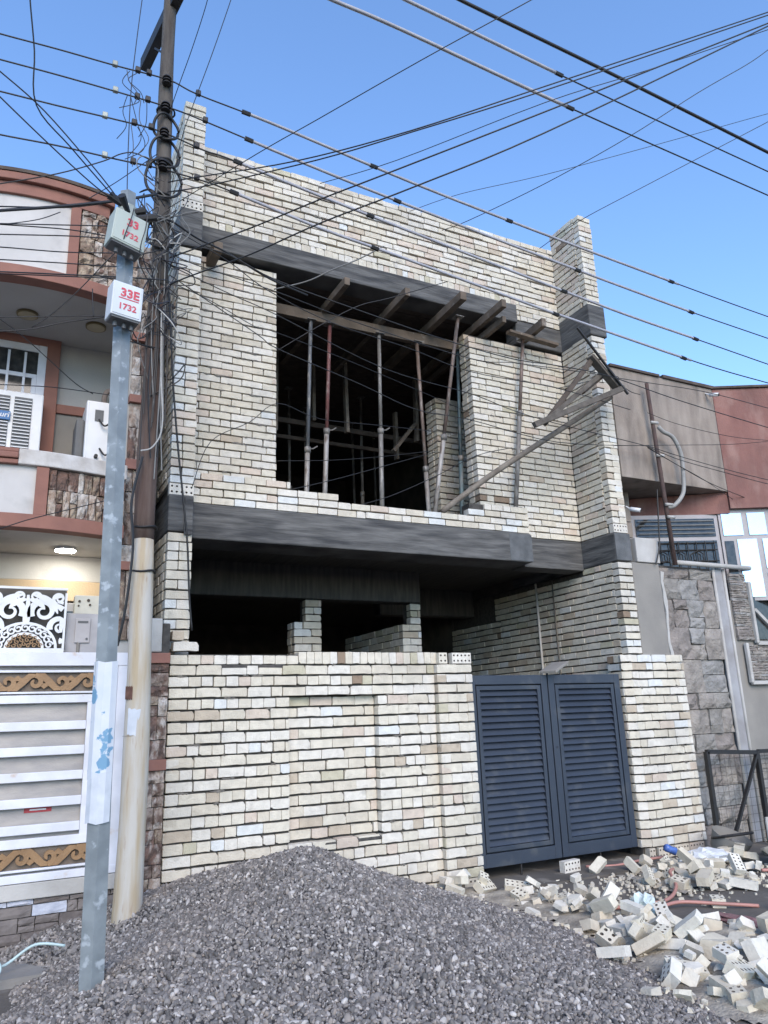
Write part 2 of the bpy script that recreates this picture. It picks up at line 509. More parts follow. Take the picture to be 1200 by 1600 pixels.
# ================================================================ SETTING
def ground_grid(name, x0, x1, y0, y1, nx, ny, zf, m, kind):
    mb = MB()
    for j in range(ny + 1):
        for i in range(nx + 1):
            x, y = x0 + (x1 - x0) * i / nx, y0 + (y1 - y0) * j / ny
            mb.v.append((x, y, zf(x, y)))
    for j in range(ny):
        for i in range(nx):
            k = j * (nx + 1) + i
            mb.f.append((k, k + 1, k + nx + 2, k + nx + 1)); mb.m.append(0)
    o = mb.build(name, m, smooth=True)
    o.location.z = o.location.z
    return tag(o, kind=kind)

box("ground", (-300, 300, -300, 300, -.6, -.02), M_GROUND)["kind"] = "structure"
from mathutils import noise as mnoise
def gz(x, y):
    return .018 * mnoise.noise((x * 1.3, y * 1.3, 0)) + .008 * mnoise.noise((x * 5, y * 5, 3))
ground_grid("street_surface", -6, 14, 1.0, 7.4, 160, 60, gz, M_GROUND, "structure")
box("pavement", (-6, 1.3, 6.3, 6.97, -.01, .055), M_PAVE)["kind"] = "structure"
box("driveway", (4.3, 7.0, 6.6, 15.3, -.015, .028), M_DRIVE)["kind"] = "structure"

# ================================================================ BOUNDARY WALL
bw_ = thing("boundary_wall", (2.97, 7.1, 0), "low unplastered cream brick wall behind the gravel heap, with a recessed panel", "wall")
PX0, PX1, PZ0, PZ1 = 2.52, 3.45, .58, 1.90
REC = .085
recs = []
TOPZ = 2.20
PITCH = .0995
def iv_main(z):
    if PZ0 < z < PZ1: return [(0, PX0 - 1.39), (PX1 - 1.39, 4.12 - 1.39)]
    return [(0, 4.12 - 1.39)]
lay(recs, (1.39, 7.0), 0, 4.12 - 1.39, 0.0, 22, PITCH, 'a', 'E', W_LOW, iv_main, seed=11, par0=1)
lay(recs, (PX0, 7.0 + REC), 0, PX1 - PX0, PZ0 + .02, 13, PITCH, 'a', 'S', [20, 14, 26, 6, 8, .5, 2, 3], seed=12)
lay(recs, (4.12, 6.935), 0, .43, 0.10, 21, PITCH, 'a', 'S', W_LOW, seed=13)
lay(recs, (4.12, 7.02), R(-90), .085, 0.10, 21, PITCH, 'a', 'S', W_LOW, seed=14)
lay(recs, (4.55, 6.94), R(90), .30, 0.10, 21, PITCH, 'a', 'S', W_LOW, seed=15)
lay(recs, (1.39, 7.24), R(-90), .24, 0.0, 22, PITCH, 'a', 'S', W_LOW, seed=16)
# uneven top: bricks standing on end, then flat ones at the left
rg = random.Random(5)
u = 1.39
while u < 4.10:
    if u < 2.5:
        k, wd, hh = ('H', .118, 1.0) if u > 1.45 else ('T', .16, 1.0)
        recs.append((u + wd / 2, 7.0, 2.235, 0, (wd - .005) / BW[k], hh, k + 'a', rg.randrange(5), rg.choices(range(8), W_LOW)[0], rg.uniform(-.004, .004), rg.uniform(-.012, .012), 0))
    else:
        wd = .082
        recs.append((u + wd / 2, 7.0, 2.255, 0, (wd - .004) / BW['H'], 1.42, 'Ha', rg.randrange(5), rg.choices(range(8), W_LOW)[0], rg.uniform(-.006, .004), rg.uniform(-.012, .012), 0))
    u += wd
recs.append((1.53, 7.0, 2.335, 0, .96, 1, 'Sa', 1, 1, 0, 0, .018))
recs.append((1.46, 7.02, 2.435, 0, .9, 1, 'Ha', 2, 3, 0, .03, .02))
place_bricks(recs, bw_, limit=300)
holed_brick(bw_, 4.43, 6.935, 2.250, col=1)
holed_brick(bw_, 4.20, 6.935, 2.250, nx=2, ny=2, w=.10, h=.112, col=0)
holed_brick(bw_, 4.43, 6.935, .045, col=2)
c = MB()
c.box(1.425, PX0 - .002, 7.034, 7.225, 0, 2.19)
c.box(PX0 - .002, PX1 + .03, 7.034, 7.225, 0, PZ0)
c.box(PX0 - .002, PX1 + .03, 7.034, 7.225, PZ1, 2.19)
c.box(PX0 - .002, PX1 + .03, 7.12, 7.226, PZ0, PZ1)
c.box(PX1 + .03, 4.53, 7.034, 7.224, 0, 2.19)
c.box(4.14, 4.52, 6.968, 7.034, .09, 2.185)
c.box(1.45, 4.50, 7.03, 7.20, 2.19, 2.285)
c.build("mortar_core", M_MORTAR, bw_)
mb = MB()
mb.box(PX0 - .02, PX1 + .06, 6.998, 7.05, PZ0 - .035, PZ0 - .002)
mb.box(1.75, 2.48, 7.004, 7.05, 2.155, 2.193)
mb.build("mortar_smear", M_MORTAR, bw_, bevel=.008)
M_SMEAR = mat("dried_mortar", (.17, .155, .135), (.10, .092, .082), scale=30, rough=.95, bump=.6)
def smears(parent, n, x0, x1, z0, z1, pitch, zb, y, seed, skip=None):
    rg = random.Random(seed)
    mb = MB()
    for i in range(n):
        x = rg.uniform(x0, x1)
        z = zb + pitch * round((rg.uniform(z0, z1) - zb) / pitch)
        L = rg.uniform(.02, .16)
        if skip and skip(x, z): continue
        k = 6
        pts = [(x + L * (q / k - .5), z + rg.uniform(-.006, .004)) for q in range(k + 1)]
        mb.ribbon(pts, [rg.uniform(.006, .024) if 0 < q < k else .004 for q in range(k + 1)], y - rg.uniform(.001, .006), y + .03)
    tag(mb.build("mortar_squeeze", M_SMEAR, parent), kind="stuff")
smears(bw_, 60, 1.45, 4.05, .3, 2.15, PITCH, 0, 7.0, 71, lambda x, z: PX0 - .1 < x < PX1 + .1 and PZ0 - .05 < z < PZ1 + .05)

# ================================================================ GATE PILLAR
gp = thing("gate_pillar", (7.28, 7.2, 0), "cream brick pillar beside the right gate leaf, bottom course of holed bricks", "pillar")
recs = []
lay(recs, (6.90, 7.0), 0, .88, .12, 22, PITCH, 'a', 'S', [30, 30, 16, 5, 3, .3, 8, 1], seed=21, rough=1.2)
# rounded left return towards the gate
lay(recs, (6.79, 7.055), R(-27), .125, .12, 22, PITCH, 'a', 'S', [34, 22, 18, 4, 3, .2, 3, 1], seed=22)
lay(recs, (6.79, 7.30), R(-90), .245, .12, 22, PITCH, 'a', 'S', W_WING, seed=23)
lay(recs, (7.78, 7.0), R(90), .3, .12, 22, PITCH, 'a', 'S', W_LOW, seed=24)
lay(recs, (6.765, 7.035), R(-22), .145, .12 + 20 * PITCH, 2, PITCH, 'a', 'S', [34, 12, 18, 4, 3, .2, 1, 5], seed=25)
place_bricks(recs, gp, limit=300)
for x, cl in ((7.07, 0), (7.32, 2), (7.57, 4)):
    holed_brick(gp, x + .03, 6.995, .058, col=cl)
holed_brick(gp, 6.90, 7.01, .058, nx=2, ny=2, w=.09, col=2)
c = MB()
c.box(6.91, 7.75, 7.034, 7.285, 0, 2.30)
c.box(6.825, 6.91, 7.085, 7.284, 0, 2.30)
c.build("mortar_core", M_MORTAR, gp)
smears(gp, 22, 6.95, 7.72, .25, 2.2, PITCH, .12, 7.0, 75)

# ================================================================ THE HOUSE UNDER CONSTRUCTION
H = thing("unfinished_house", (4.2, 11, 0), "two-storey house under construction in bare cream brick with dark concrete bands", "house")
recs = []
ZB0, ZB1 = 3.47, 3.84        # lower concrete band
ZU0, ZU1 = 6.62, 7.09        # upper concrete band
LX0, LX1 = 1.36, 1.60        # left pier
RX0, RX1 = 6.87, 7.11        # right wing wall
LY, RY, WY, BY = 7.20, 7.00, 7.62, 7.43
UP = .0855
# left pier: front, outer side
lay(recs, (LX0, LY), 0, .24, 2.25, 13, .0935, 'a', 'S', W_LOW, seed=31)
lay(recs, (LX0, 9.2), R(-90), 2.0 - .11, 2.25, 13, .0935, 'a', 'S', W_UP, seed=32)
lay(recs, (LX0, LY), 0, .24, ZB1 + .115, 31, UP, 'b', 'S', [20, 24, 14, 3, 6, 0, 14, 1], seed=33)
lay(recs, (LX0, 9.2), R(-90), 2.0 - .11, ZB1 + .115, 31, UP, 'b', 'S', W_WING, seed=34)
lay(recs, (LX0, LY), 0, .24, ZU1 + .115, 15, UP, 'b', 'S', W_UP, seed=35)
lay(recs, (LX0, 9.2), R(-90), 2.0 - .11, ZU1, 16, UP, 'b', 'S', W_UP, lambda z: [(0, 1.89)] if z < 8.25 else [(1.58, 1.89)], seed=36)
lay(recs, (LX1, LY), R(90), .42, ZU1 + .115, 15, UP, 'b', 'S', W_UP, seed=37)
lay(recs, (LX1, LY), R(90), .42, ZB1 + .115, 31, UP, 'b', 'S', W_UP, seed=38)
holed_brick(H, (LX0 + LX1) / 2, LY, ZB1 + .056, col=1)
holed_brick(H, (LX0 + LX1) / 2, LY, ZU1 + .056, col=1)
# right wing wall: front and the face looking left
lay(recs, (RX0, RY), 0, .24, 2.31, 13, .0885, 'b', 'S', [30, 24, 16, 8, 3, .5, 12, 2], seed=41)
def iv_in(z):
    L = 11.0 - RY - .11
    return [(L - (3.9 if z < 3.0 else 1.75 if z > 3.36 else 2.6), L)] if z < 3.38 else [(L - .55, L)]
lay(recs, (RX0, 11.0), R(-90), 11.0 - RY - .11, 0.20, 37, .0885, 'b', 'S', W_IN, iv_in, seed=42)
lay(recs, (RX0, RY), 0, .24, ZB1 + .115, 31, UP, 'b', 'S', [22, 26, 14, 3, 8, .5, 14, 1], seed=43)
lay(recs, (RX0, WY), R(-90), WY - RY - .11, ZB1, 33, UP, 'b', 'S', W_WING, seed=44)
lay(recs, (RX0, RY), 0, .24, ZU1 + .06, 16, UP, 'b', 'S', W_WING, seed=45)
lay(recs, (RX0, WY), R(-90), WY - RY - .11, ZU1 - .005, 17, UP, 'b', 'S', [22, 4, 24, 6, 24, .5, 1, 1], seed=46)
lay(recs, (RX1, RY), R(90), 1.2, ZB1, 31, UP, 'b', 'S', W_UP, seed=47)
holed_brick(H, (RX0 + RX1) / 2, RY, ZB1 + .056, col=1)
holed_brick(H, (RX0 + RX1) / 2, RY, ZU1 + .030, h=.06, ny=1, col=0)
# upper wall around the opening
OX0, OX1 = 2.59, 5.28
def iv_up(z):
    r = [(0, OX0 - LX1)] if z < 6.80 else [(0, .98)]
    if z < 6.60: r.append((OX1 - LX1, RX0 - LX1))
    return r
lay(recs, (LX1, WY), 0, RX0 - LX1, ZB1 + 2 * UP, 33, UP, 'b', 'S', W_UP, iv_up, seed=51)
# projecting sill courses, stepped at the left
def iv_sill(z):
    k = int((z - ZB1) / UP)
    return [(0, 5.89 - LX1)] if k < 2 else ([(0, 3.26 - LX1), (4.98 - LX1, 5.89 - LX1)] if k == 2 else [(0, 2.70 - LX1), (5.22 - LX1, 5.89 - LX1)])
lay(recs, (LX1, BY + .015), 0, 5.89 - LX1, ZB1, 4, UP, 'b', 'S', [26, 36, 14, 3, 10, .3, 12, 1], iv_sill, seed=52)
lay(recs, (5.89, WY), 0, RX0 - 5.89, ZB1, 2, UP, 'b', 'S', W_UP, seed=53)
# reveals of the opening
lay(recs, (OX0, WY), R(90), .24, ZB1 + 3 * UP, 30, UP, 'b', 'S', W_IN, seed=54)
lay(recs, (OX1, WY + .24), R(-90), .24 - .11, ZB1 + 3 * UP, 30, UP, 'b', 'S', W_IN, seed=55)
# parapet, with a soldier course over the concrete
lay(recs, (LX1, WY - .02), 0, RX0 - LX1, 7.305, 11, .0905, 'b', 'S', W_UP, seed=56, rough=1.6)
lay(recs, (6.06, WY - .02), 0, RX0 - 6.06, 6.98, 4, .082, 'b', 'S', W_UP, seed=57)
rg = random.Random(8)
u = LX1
while u < 6.05:
    wd = rg.choice((.078, .082, .086, .112))
    recs.append((u + wd / 2, WY - .02, 7.235, 0, (wd - .005) / BW['H'], 1.85 + rg.uniform(-.1, .1), 'Hb', rg.randrange(5), rg.choices(range(8), [30, 20, 22, 6, 10, 0, 4, 2])[0], rg.uniform(-.006, .004), rg.uniform(-.01, .01), 0))
    u += wd
# brick column inside the upper room and piers in the porch
lay(recs, (5.38, 8.72), 0, .60, ZB1, 27, UP, 'b', 'S', W_IN, seed=61)
lay(recs, (5.38, 9.0), R(-90), .28 - .11, ZB1, 27, UP, 'b', 'S', W_IN, seed=62)
for x0, x1, sd_ in ((3.30, 3.67, 63), (4.84, 5.13, 65)):
    lay(recs, (x0, 9.0), 0, x1 - x0, 1.0, 20, .0935, 'a', 'S', [20, 20, 18, 8, 6, 0, 16, 2], seed=sd_)
    lay(recs, (x0, 9.25 if x0 < 4 else 10.9), R(-90), (.25 if x0 < 4 else 1.9) - .11, 1.0, 20, .0935, 'a', 'S', W_IN, seed=sd_ + 1)
lay(recs, (3.45, 9.0), 0, .22, 1.0 + 20 * .0935, 3, .0935, 'a', 'S', W_IN, seed=68)
lay(recs, (4.97, 9.0), 0, .16, 1.0 + 20 * .0935, 3, .0935, 'a', 'S', W_IN, seed=69)
place_bricks(recs, H, hidden=lambda b: (b[1] > 8 and b[2] < 3.4 and b[0] < 6) or (b[3] < -1 and b[0] < 2), limit=300)

# mortar cores behind the bricks
def core(b): box("mortar_core", b, M_MORTAR, H)
core((LX0 + .032, LX1 - .004, LY + .032, 9.2, 2.2, ZB0)); core((LX0 + .032, LX1 - .032, LY + .032, 9.2, ZB1, ZU0 + .1)); core((LX0 + .032, LX1 - .032, LY + .032, 9.2, ZU1, 8.27)); core((LX0 + .032, LX1 - .032, LY + .032, 7.60, 8.27, 8.46))
core((RX0 + .032, RX1 - .032, RY + .032, 11.0, 0, ZB0 - .02)); core((RX0 + .032, RX1 - .032, RY + .032, 9.2, ZB1, ZU0 + .1)); core((RX0 + .032, RX1 - .032, RY + .032, 9.2, ZU1, 8.27)); core((RX0 + .032, RX1 - .032, RY + .032, 7.60, 8.27, 8.49))
core((LX1, OX0 - .032, WY + .032, WY + .235, ZB1, 6.84)); core((OX1 + .032, RX0 + .032, WY + .032, WY + .235, ZB1, 6.60))
core((LX1, 5.86, BY + .05, WY + .032, ZB1, ZB1 + 2 * UP - .01)); core((5.02, 5.86, BY + .05, WY + .032, ZB1 + 2 * UP - .008, ZB1 + 4 * UP - .01)); core((LX1, 3.22, BY + .05, WY + .032, ZB1 + 2 * UP - .008, ZB1 + 3 * UP - .01))
core((OX0, OX1, WY + .032, WY + .23, ZB1, ZB1 + 2 * UP - .012))
core((LX1, RX0, WY + .012, WY + .21, 7.16, 8.285)); core((6.06, RX0, WY + .013, WY + .20, 6.96, 7.16))
core((5.41, 5.965, 8.752, 8.985, ZB1, 6.13)); core((3.316, 3.655, 9.032, 9.24, .9, 2.85)); core((3.47, 3.655, 9.032, 9.24, 2.85, 3.16)); core((4.856, 5.115, 9.032, 10.9, .9, 2.85)); core((4.99, 5.115, 9.032, 9.24, 2.85, 3.16))

smears(H, 60, 1.65, 2.5, 3.95, 6.7, UP, ZB1, WY, 72)
smears(H, 70, 5.35, 6.8, 4.1, 6.5, UP, ZB1, WY, 73)
smears(H, 60, 1.65, 6.8, 7.32, 8.25, .0905, 7.305, WY - .02, 74)
# concrete
def conc(b, m=M_CONC, name="concrete_beam", bev=.014): return box(name, b, m, H, bevel=bev)
conc((LX1 + .01, 5.89, BY, WY + .3, ZB0, ZB1)); conc((5.55, 5.895, BY - .004, BY + .05, ZB0 + .01, ZB1 - .02), M_CONCP, "concrete_patch", .004)
conc((5.90, RX0 + .005, WY, WY + .3, ZB0 - .02, ZB1))
conc((LX0 - .003, LX1, LY - .012, 9.2, ZB0, ZB1), M_CONC, "concrete_band"); conc((LX0 + .15, LX1 - .01, LY - .03, LY - .012, ZB0 - .03, ZB1 - .02), M_CONC, "formwork_lip", .004)
conc((RX0 - .003, RX1 + .004, RY + .006, 9.2, ZB0, ZB1), M_CONC, "concrete_band"); conc((RX0 - .001, RX1 + .018, RY - .004, RY + .006, ZB0 + .01, ZB1 - .01), M_CONCP, "concrete_patch", .004)
conc((LX1 + .01, 6.06, WY - .10, WY + .22, 6.89, 7.165)); conc((6.07, RX0 + .005, WY - .03, WY + .22, 6.62, 6.965))
conc((LX0 - .003, LX1, LY - .012, 9.2, ZU0, ZU1), M_CONC, "concrete_band"); conc((RX0 - .004, RX1 + .05, RY - .012, 9.2, ZU0, ZU1), M_CONC, "concrete_band")
conc((LX1 + .01, 5.14, 9.0, 9.25, 3.165, 3.60), M_SLAB); conc((5.16, RX0 + .01, 10.3, 10.55, 3.18, 3.60), M_SLAB); conc((2.0, 2.02, 9.25, 9.26, 3.2, 3.3), M_SLAB, "formwork_tie", .001)
box("floor_slab", (LX1 + .01, RX0 + .01, WY + .30, 15.3, 3.60, 3.835), M_SLAB, H)
box("porch_soffit", (LX1 + .02, RX0, BY + .4, 9.0, 3.585, 3.60), M_SLAB, H)
box("roof_slab", (LX1 - .1, RX0 + .1, WY + .22, 15.3, 6.98, 7.15), M_SLAB, H)
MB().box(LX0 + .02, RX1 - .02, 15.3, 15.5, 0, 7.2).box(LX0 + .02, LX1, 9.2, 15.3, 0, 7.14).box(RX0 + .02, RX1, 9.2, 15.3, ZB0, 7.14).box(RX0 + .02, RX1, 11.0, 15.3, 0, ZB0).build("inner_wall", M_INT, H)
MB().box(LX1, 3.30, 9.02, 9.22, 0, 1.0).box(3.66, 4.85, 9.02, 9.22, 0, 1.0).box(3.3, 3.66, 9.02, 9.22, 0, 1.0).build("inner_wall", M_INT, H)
# formwork boards under the roof slab: each board its own piece
rg = random.Random(31)
y = WY + .24
while y < 11.5:
    bd = rg.uniform(.14, .19)
    box("formwork_board", (LX1 + .02, RX0 - .02, y, y + bd - .012, 6.935 - rg.uniform(0, .012), 6.975), M_WOODD, H)
    y += bd
MB().tube([(RX0 - .016, 8.64, .3), (RX0 - .016, 8.64, 3.45)], .016, 8).build("conduit_pipe", M_CEML, H, smooth=True)
MB().tube([(RX0 - .010, 8.28, .3), (RX0 - .010, 8.28, 3.45)], .010, 8).build("conduit_pipe", M_INT, H, smooth=True)

# ---------------------------------------------------------------- timber and props at the upper opening
def joist(ye, x, z, back, w_, h_, lab, dz=0):
    t = MB().bar((x, ye, z), (x + rg.uniform(-.04, .04), back, z + dz), w_, h_).build("joist", M_WOOD, None, bevel=.006)
    tag(t, lab, "plank", "formwork joists under the upper beam")
joist(7.28, 1.80, 6.77, 8.6, .10, .12, "short wooden joist end sticking out beside the left brick pier")
joist(7.26, 3.35, 6.71, 9.6, .07, .10, "wooden joist under the upper beam, above the red prop", .02)
joist(7.22, 4.15, 6.74, 9.6, .07, .11, "splintered wooden joist under the upper beam, above the middle grey prop")
joist(7.05, 4.86, 6.76, 9.6, .09, .11, "long wooden joist under the upper beam, resting on the two-tone leaning prop")
joist(7.02, 5.46, 6.78, 9.4, .07, .11, "upper one of two joists crossing beside the right brick jamb", -.02)
joist(7.16, 5.55, 6.64, 9.4, .06, .09, "lower one of two joists crossing beside the right brick jamb")
joist(7.10, 6.16, 6.70, 7.59, .07, .12, "joist end held up by the prop standing on the brick ledge")
tag(MB().bar((5.75, 7.36, 6.60), (6.62, 7.42, 6.60), .09, .04).build("plank", M_WOOD, None, bevel=.004), "flat board lying under the joist at the right brick jamb", "plank")
tag(MB().bar((2.30, 8.03, 6.60), (5.95, 8.03, 6.61), .08, .14).build("ledger_beam", M_WOOD, None, bevel=.006), "long timber ledger carried by the row of steel props", "beam")
tag(MB().bar((1.9, 8.25, 6.72), (4.2, 8.27, 6.74), .07, .10).build("ledger_beam", M_WOODD, None, bevel=.006), "dark short timber behind the ledger near the left jamb", "beam")
tag(MB().bar((2.0, 10.1, 6.05), (6.8, 10.1, 5.98), .06, .08).build("ledger_beam", M_WOODD, None, bevel=.006), "distant timber rail across the dark upper room", "beam")
tag(MB().bar((2.0, 10.3, 5.86), (6.8, 10.3, 5.82), .05, .06).build("ledger_beam", M_WOODD, None, bevel=.006), "lower distant timber rail across the dark upper room", "beam")
M_PROPS = {k: mat("prop_" + k, a, b, scale=5, stretch=(4, 4, 1), rough=.6, metal=.2, bump=.1, spots=s_, spotscale=6, spotrange=(.55, .65)) for k, a, b, s_ in (
    ("blue", (.085, .095, .11), (.11, .115, .12), (.26, .25, .23)), ("red", (.15, .055, .05), (.12, .06, .055), (.24, .18, .16)), ("grey", (.19, .18, .165), (.13, .12, .11), (.28, .27, .25)),
    ("brown", (.16, .11, .09), (.11, .085, .07), (.22, .19, .17)), ("white", (.36, .34, .32), (.22, .20, .18), (.14, .11, .09)), ("teal", (.10, .15, .165), (.07, .10, .11), (.17, .18, .18)))}
def prop(bot, top, split, up_m, low_m, label, group="steel props in the upper opening", handle=1):
    t = thing("steel_prop", bot, label, "prop", group)
    b, tp = Vector(bot), Vector(top)
    s = b.lerp(tp, split)
    MB().tube([b, s], .030, 10).build("outer_tube", M_PROPS[low_m], t, smooth=True)
    MB().tube([s, tp], .024, 10).build("inner_tube", M_PROPS[up_m], t, smooth=True)
    MB().tube([s - Vector((0, 0, .05)), s + Vector((0, 0, .02))], .040, 10).build("collar", M_PROPS["grey"], t, smooth=True)
    if handle:
        MB().tube([s, s + Vector((.06, -.03, .0)), s + Vector((.11, -.04, .035))], .008, 6).build("handle", M_PROPS["grey"], t)
    MB().box(b.x - .06, b.x + .06, b.y - .06, b.y + .06, b.z, b.z + .008).build("base_plate", M_PROPS["grey"], t)
    MB().box(tp.x - .06, tp.x + .06, tp.y - .06, tp.y + .06, tp.z, tp.z + .008).build("head_plate", M_PROPS["grey"], t)
FZ = 3.837
prop((3.08, 8.0, FZ), (3.17, 8.0, 6.52), .36, "blue", "white", "steel prop with a blue-grey upper tube and pale lower tube, next to the red prop")
prop((3.30, 7.98, FZ), (3.43, 8.0, 6.52), .46, "red", "white", "steel prop with a faded red upper tube")
prop((4.08, 8.0, FZ), (4.13, 8.0, 6.53), .50, "grey", "grey", "plain grey steel prop standing alone in mid-opening")
prop((4.76, 8.0, FZ), (4.70, 8.0, 6.53), .34, "brown", "white", "brown steel prop crossing the leaning two-tone prop", handle=0)
prop((4.70, 7.86, FZ), (5.02, 7.45, 6.69), .44, "brown", "white", "leaning two-tone prop, rusty above and white below")
prop((5.24, 8.0, FZ), (5.35, 8.0, 6.53), .42, "teal", "teal", "teal steel prop in front of the inner brick column", handle=0)
prop((5.76, 7.525, ZB1 + 4 * UP), (6.10, 7.50, 6.62), .55, "brown", "grey", "steel prop standing on the brick ledge in front of the right wall", handle=0)
rg = random.Random(77)
for x, y_, h_ in ((2.9, 10.6, 0), (3.9, 10.8, 0), (4.45, 11.5, 0), (5.1, 10.7, 0), (5.5, 11.8, 0), (3.4, 12.2, 0), (6.0, 12.0, 0)):
    prop((x, y_, FZ), (x + rg.uniform(-.05, .05), y_, 6.9), .45, "grey", "grey", "steel prop deep in the dark upper room", "props deep in the upper room", handle=0)
for x, y_, z0, z1, dx in ((2.62, 9.6, 5.75, 6.9, 0), (3.18, 9.4, 5.55, 6.9, .01), (3.95, 9.9, 6.0, 6.9, .0), (4.32, 9.5, 5.72, 6.9, -.02), (5.55, 9.6, 5.78, 6.9, .02), (5.40, 10.0, 5.6, 6.4, 0)):
    tag(MB().bar((x, y_, z0), (x + dx, y_, z1), .05, .09, upv=(0, 1, 0)).build("batten", M_WOODG, None, bevel=.004), "loose wooden batten hanging from the ceiling of the upper room", "batten", "battens hanging in the upper room")
tag(MB().bar((5.1, 9.55, 5.55), (5.5, 9.55, 6.05), .05, .09, upv=(0, 1, 0)).build("batten", M_WOODG, None, bevel=.004), "slanting wooden batten in the dark upper room", "batten")
# raking pole and the nailed bracket of boards
tag(MB().tube(smooth_path([(4.62, 7.47, ZB1 + 2 * UP + .01), (5.2, 7.28, 4.47), (5.9, 7.04, 4.95), (6.3, 6.93, 5.22), (6.9, 6.80, 5.62)]), .036, 10).build("raking_pole", M_WOODG, None, smooth=True), "long pale wooden pole leaning out from the sill towards the right wing wall", "pole")
br = thing("timber_bracket", (6.3, 6.75, 5.0), "triangular bracket of nailed boards projecting in front of the right wing wall", "bracket")
for a, b, ww, hh, m_ in (((5.74, 6.80, 5.06), (6.56, 6.72, 6.05), .05, .06, M_WOODD), ((6.52, 6.70, 6.08), (6.97, 6.70, 5.66), .11, .05, M_BRKT), ((5.52, 6.72, 4.99), (6.98, 6.64, 5.69), .06, .07, M_BRKT), ((5.75, 6.79, 5.10), (6.72, 6.77, 5.88), .07, .06, M_BRKT), ((6.28, 6.62, 6.40), (7.02, 6.62, 5.60), .03, .025, M_STEELD), ((6.42, 6.80, 5.60), (6.75, 6.79, 5.86), .06, .05, M_WOODD)):
    MB().bar(a, b, ww, hh).build("board", m_, br, bevel=.005)
tag(MB().bar((1.86, 9.4, 1.0), (1.88, 9.4, 2.72), .05, .06, upv=(0, 1, 0)).build("stake", M_WOODG), "upright wooden stake showing above the boundary wall", "stake")

# ================================================================ BLUE GATE
def gate_leaf(x0, x1, label, lock):
    z0, z1, y0 = .14, 2.075, 7.07
    t = thing("gate_leaf", ((x0 + x1) / 2, y0, 0), label, "gate", "navy gate leaves")
    d = .05
    st = .085
    box("stile", (x0, x0 + st, y0, y0 + d, z0, z1), M_NAVY, t, .004)
    box("stile", (x1 - st, x1, y0, y0 + d, z0, z1), M_NAVY, t, .004)
    box("rail", (x0 + st, x1 - st, y0 + .001, y0 + d - .001, z1 - .10, z1), M_NAVY, t, .004)
    box("rail", (x0 + st, x1 - st, y0 + .001, y0 + d - .001, z0, z0 + .13), M_NAVY, t, .004)
    # inner frame, set in behind a dark groove
    g = .014
    a0, a1, c0, c1 = x0 + st + g, x1 - st - g, z0 + .13 + g, z1 - .10 - g
    f = .045
    MB().box(a0, a0 + f, y0 + .004, y0 + d, c0, c1).box(a1 - f, a1, y0 + .004, y0 + d, c0, c1).box(a0 + f, a1 - f, y0 + .005, y0 + d - .001, c0, c0 + f).box(a0 + f, a1 - f, y0 + .005, y0 + d - .001, c1 - f, c1).build("louvre_frame", M_NAVY, t, bevel=.003)
    box("backing_sheet", (x0 + .02, x1 - .02, y0 + d + .001, y0 + d + .006, z0 + .02, z1 - .02), M_NAVYD, t)
    n = 23
    hh = (c1 - c0 - 2 * f) / n
    me = None
    for i in range(n):
        zc = c0 + f + hh * (i + .5)
        if me is None:
            L = (a1 - a0 - 2 * f) / 2 - .002
            mb = MB()
            prof = [(.000, -.40), (.004, -.34), (.034, .36), (.038, .46), (.041, .46), (.041, -.40)]
            vs = [(-L, p[0], p[1] * hh) for p in prof] + [(L, p[0], p[1] * hh) for p in prof]
            k = len(prof)
            mb.add(vs, [(q, (q + 1) % k, k + (q + 1) % k, k + q) for q in range(k)] + [tuple(range(k))[::-1], tuple(range(k, 2 * k))])
            me = mb.mesh("slat", M_NAVY)
        o = bpy.data.objects.new("slat", me)
        COL.objects.link(o)
        put(o, ((a0 + a1) / 2, y0 + .008, zc), t)
    MB().tube([(x0 + .02, y0 + .03, z1), (x0 + .02, y0 + .03, z1 + .03)], .012, 8).build("hinge_pin", M_NAVYD, t)
    if lock:
        MB().tube([(x0 + .05, y0 - .004, 1.28), (x0 + .05, y0 + .01, 1.28)], .013, 10).build("lock_hole", M_NAVYD, t)
    MB().tube([((x0 + x1) / 2, y0 + .03, .028), ((x0 + x1) / 2, y0 + .03, z0)], .012, 8).build("drop_bolt", M_STEELD, t)
    return t
gate_leaf(4.585, 5.65, "navy louvred metal gate leaf hinged at the boundary wall", False)
gate_leaf(5.665, 6.745, "navy louvred metal gate leaf with a lock hole, next to the gate pillar", True)
tag(MB().bar((5.60, 6.98, 2.10), (5.93, 7.14, 2.215), .20, .03).build("loose_tile", M_CEM, None, bevel=.004), "grey tile lying across the top of the gate", "tile")
o = holed_brick(None, 5.62, 6.88, .085, ang=R(8), col=1, name="perforated_brick")
tag(o, "single perforated brick on the ground under the gate joint", "brick")

# ================================================================ STONE CLADDING
def stone_geo(w_, h_, d, rg, k=3, rough=.012, jag=.006):
    """rough-faced block: (k+1)^2 front grid, sides to the back"""
    vs, fs = [], []
    n = k + 1
    for j in range(n):
        for i in range(n):
            e = i in (0, k) or j in (0, k)
            vs.append((-w_ / 2 + w_ * i / k + rg.uniform(-jag, jag) * (1 if not e else .5), (rg.uniform(-rough, rough * .3) if not e else rg.uniform(0, rough)), -h_ / 2 + h_ * j / k + rg.uniform(-jag, jag) * (1 if not e else .5)))
    for j in range(k):
        for i in range(k):
            a = j * n + i
            fs.append((a, a + 1, a + n + 1, a + n))
    rim = [i for i in range(n)] + [j * n + k for j in range(1, n)] + [k * n + i for i in range(k - 1, -1, -1)] + [j * n for j in range(k - 1, 0, -1)]
    b = len(vs)
    for r_ in rim:
        vs.append((vs[r_][0], d, vs[r_][2]))
    m = len(rim)
    for i in range(m):
        fs.append((rim[i], b + i, b + (i + 1) % m, rim[(i + 1) % m]))
    return vs, fs

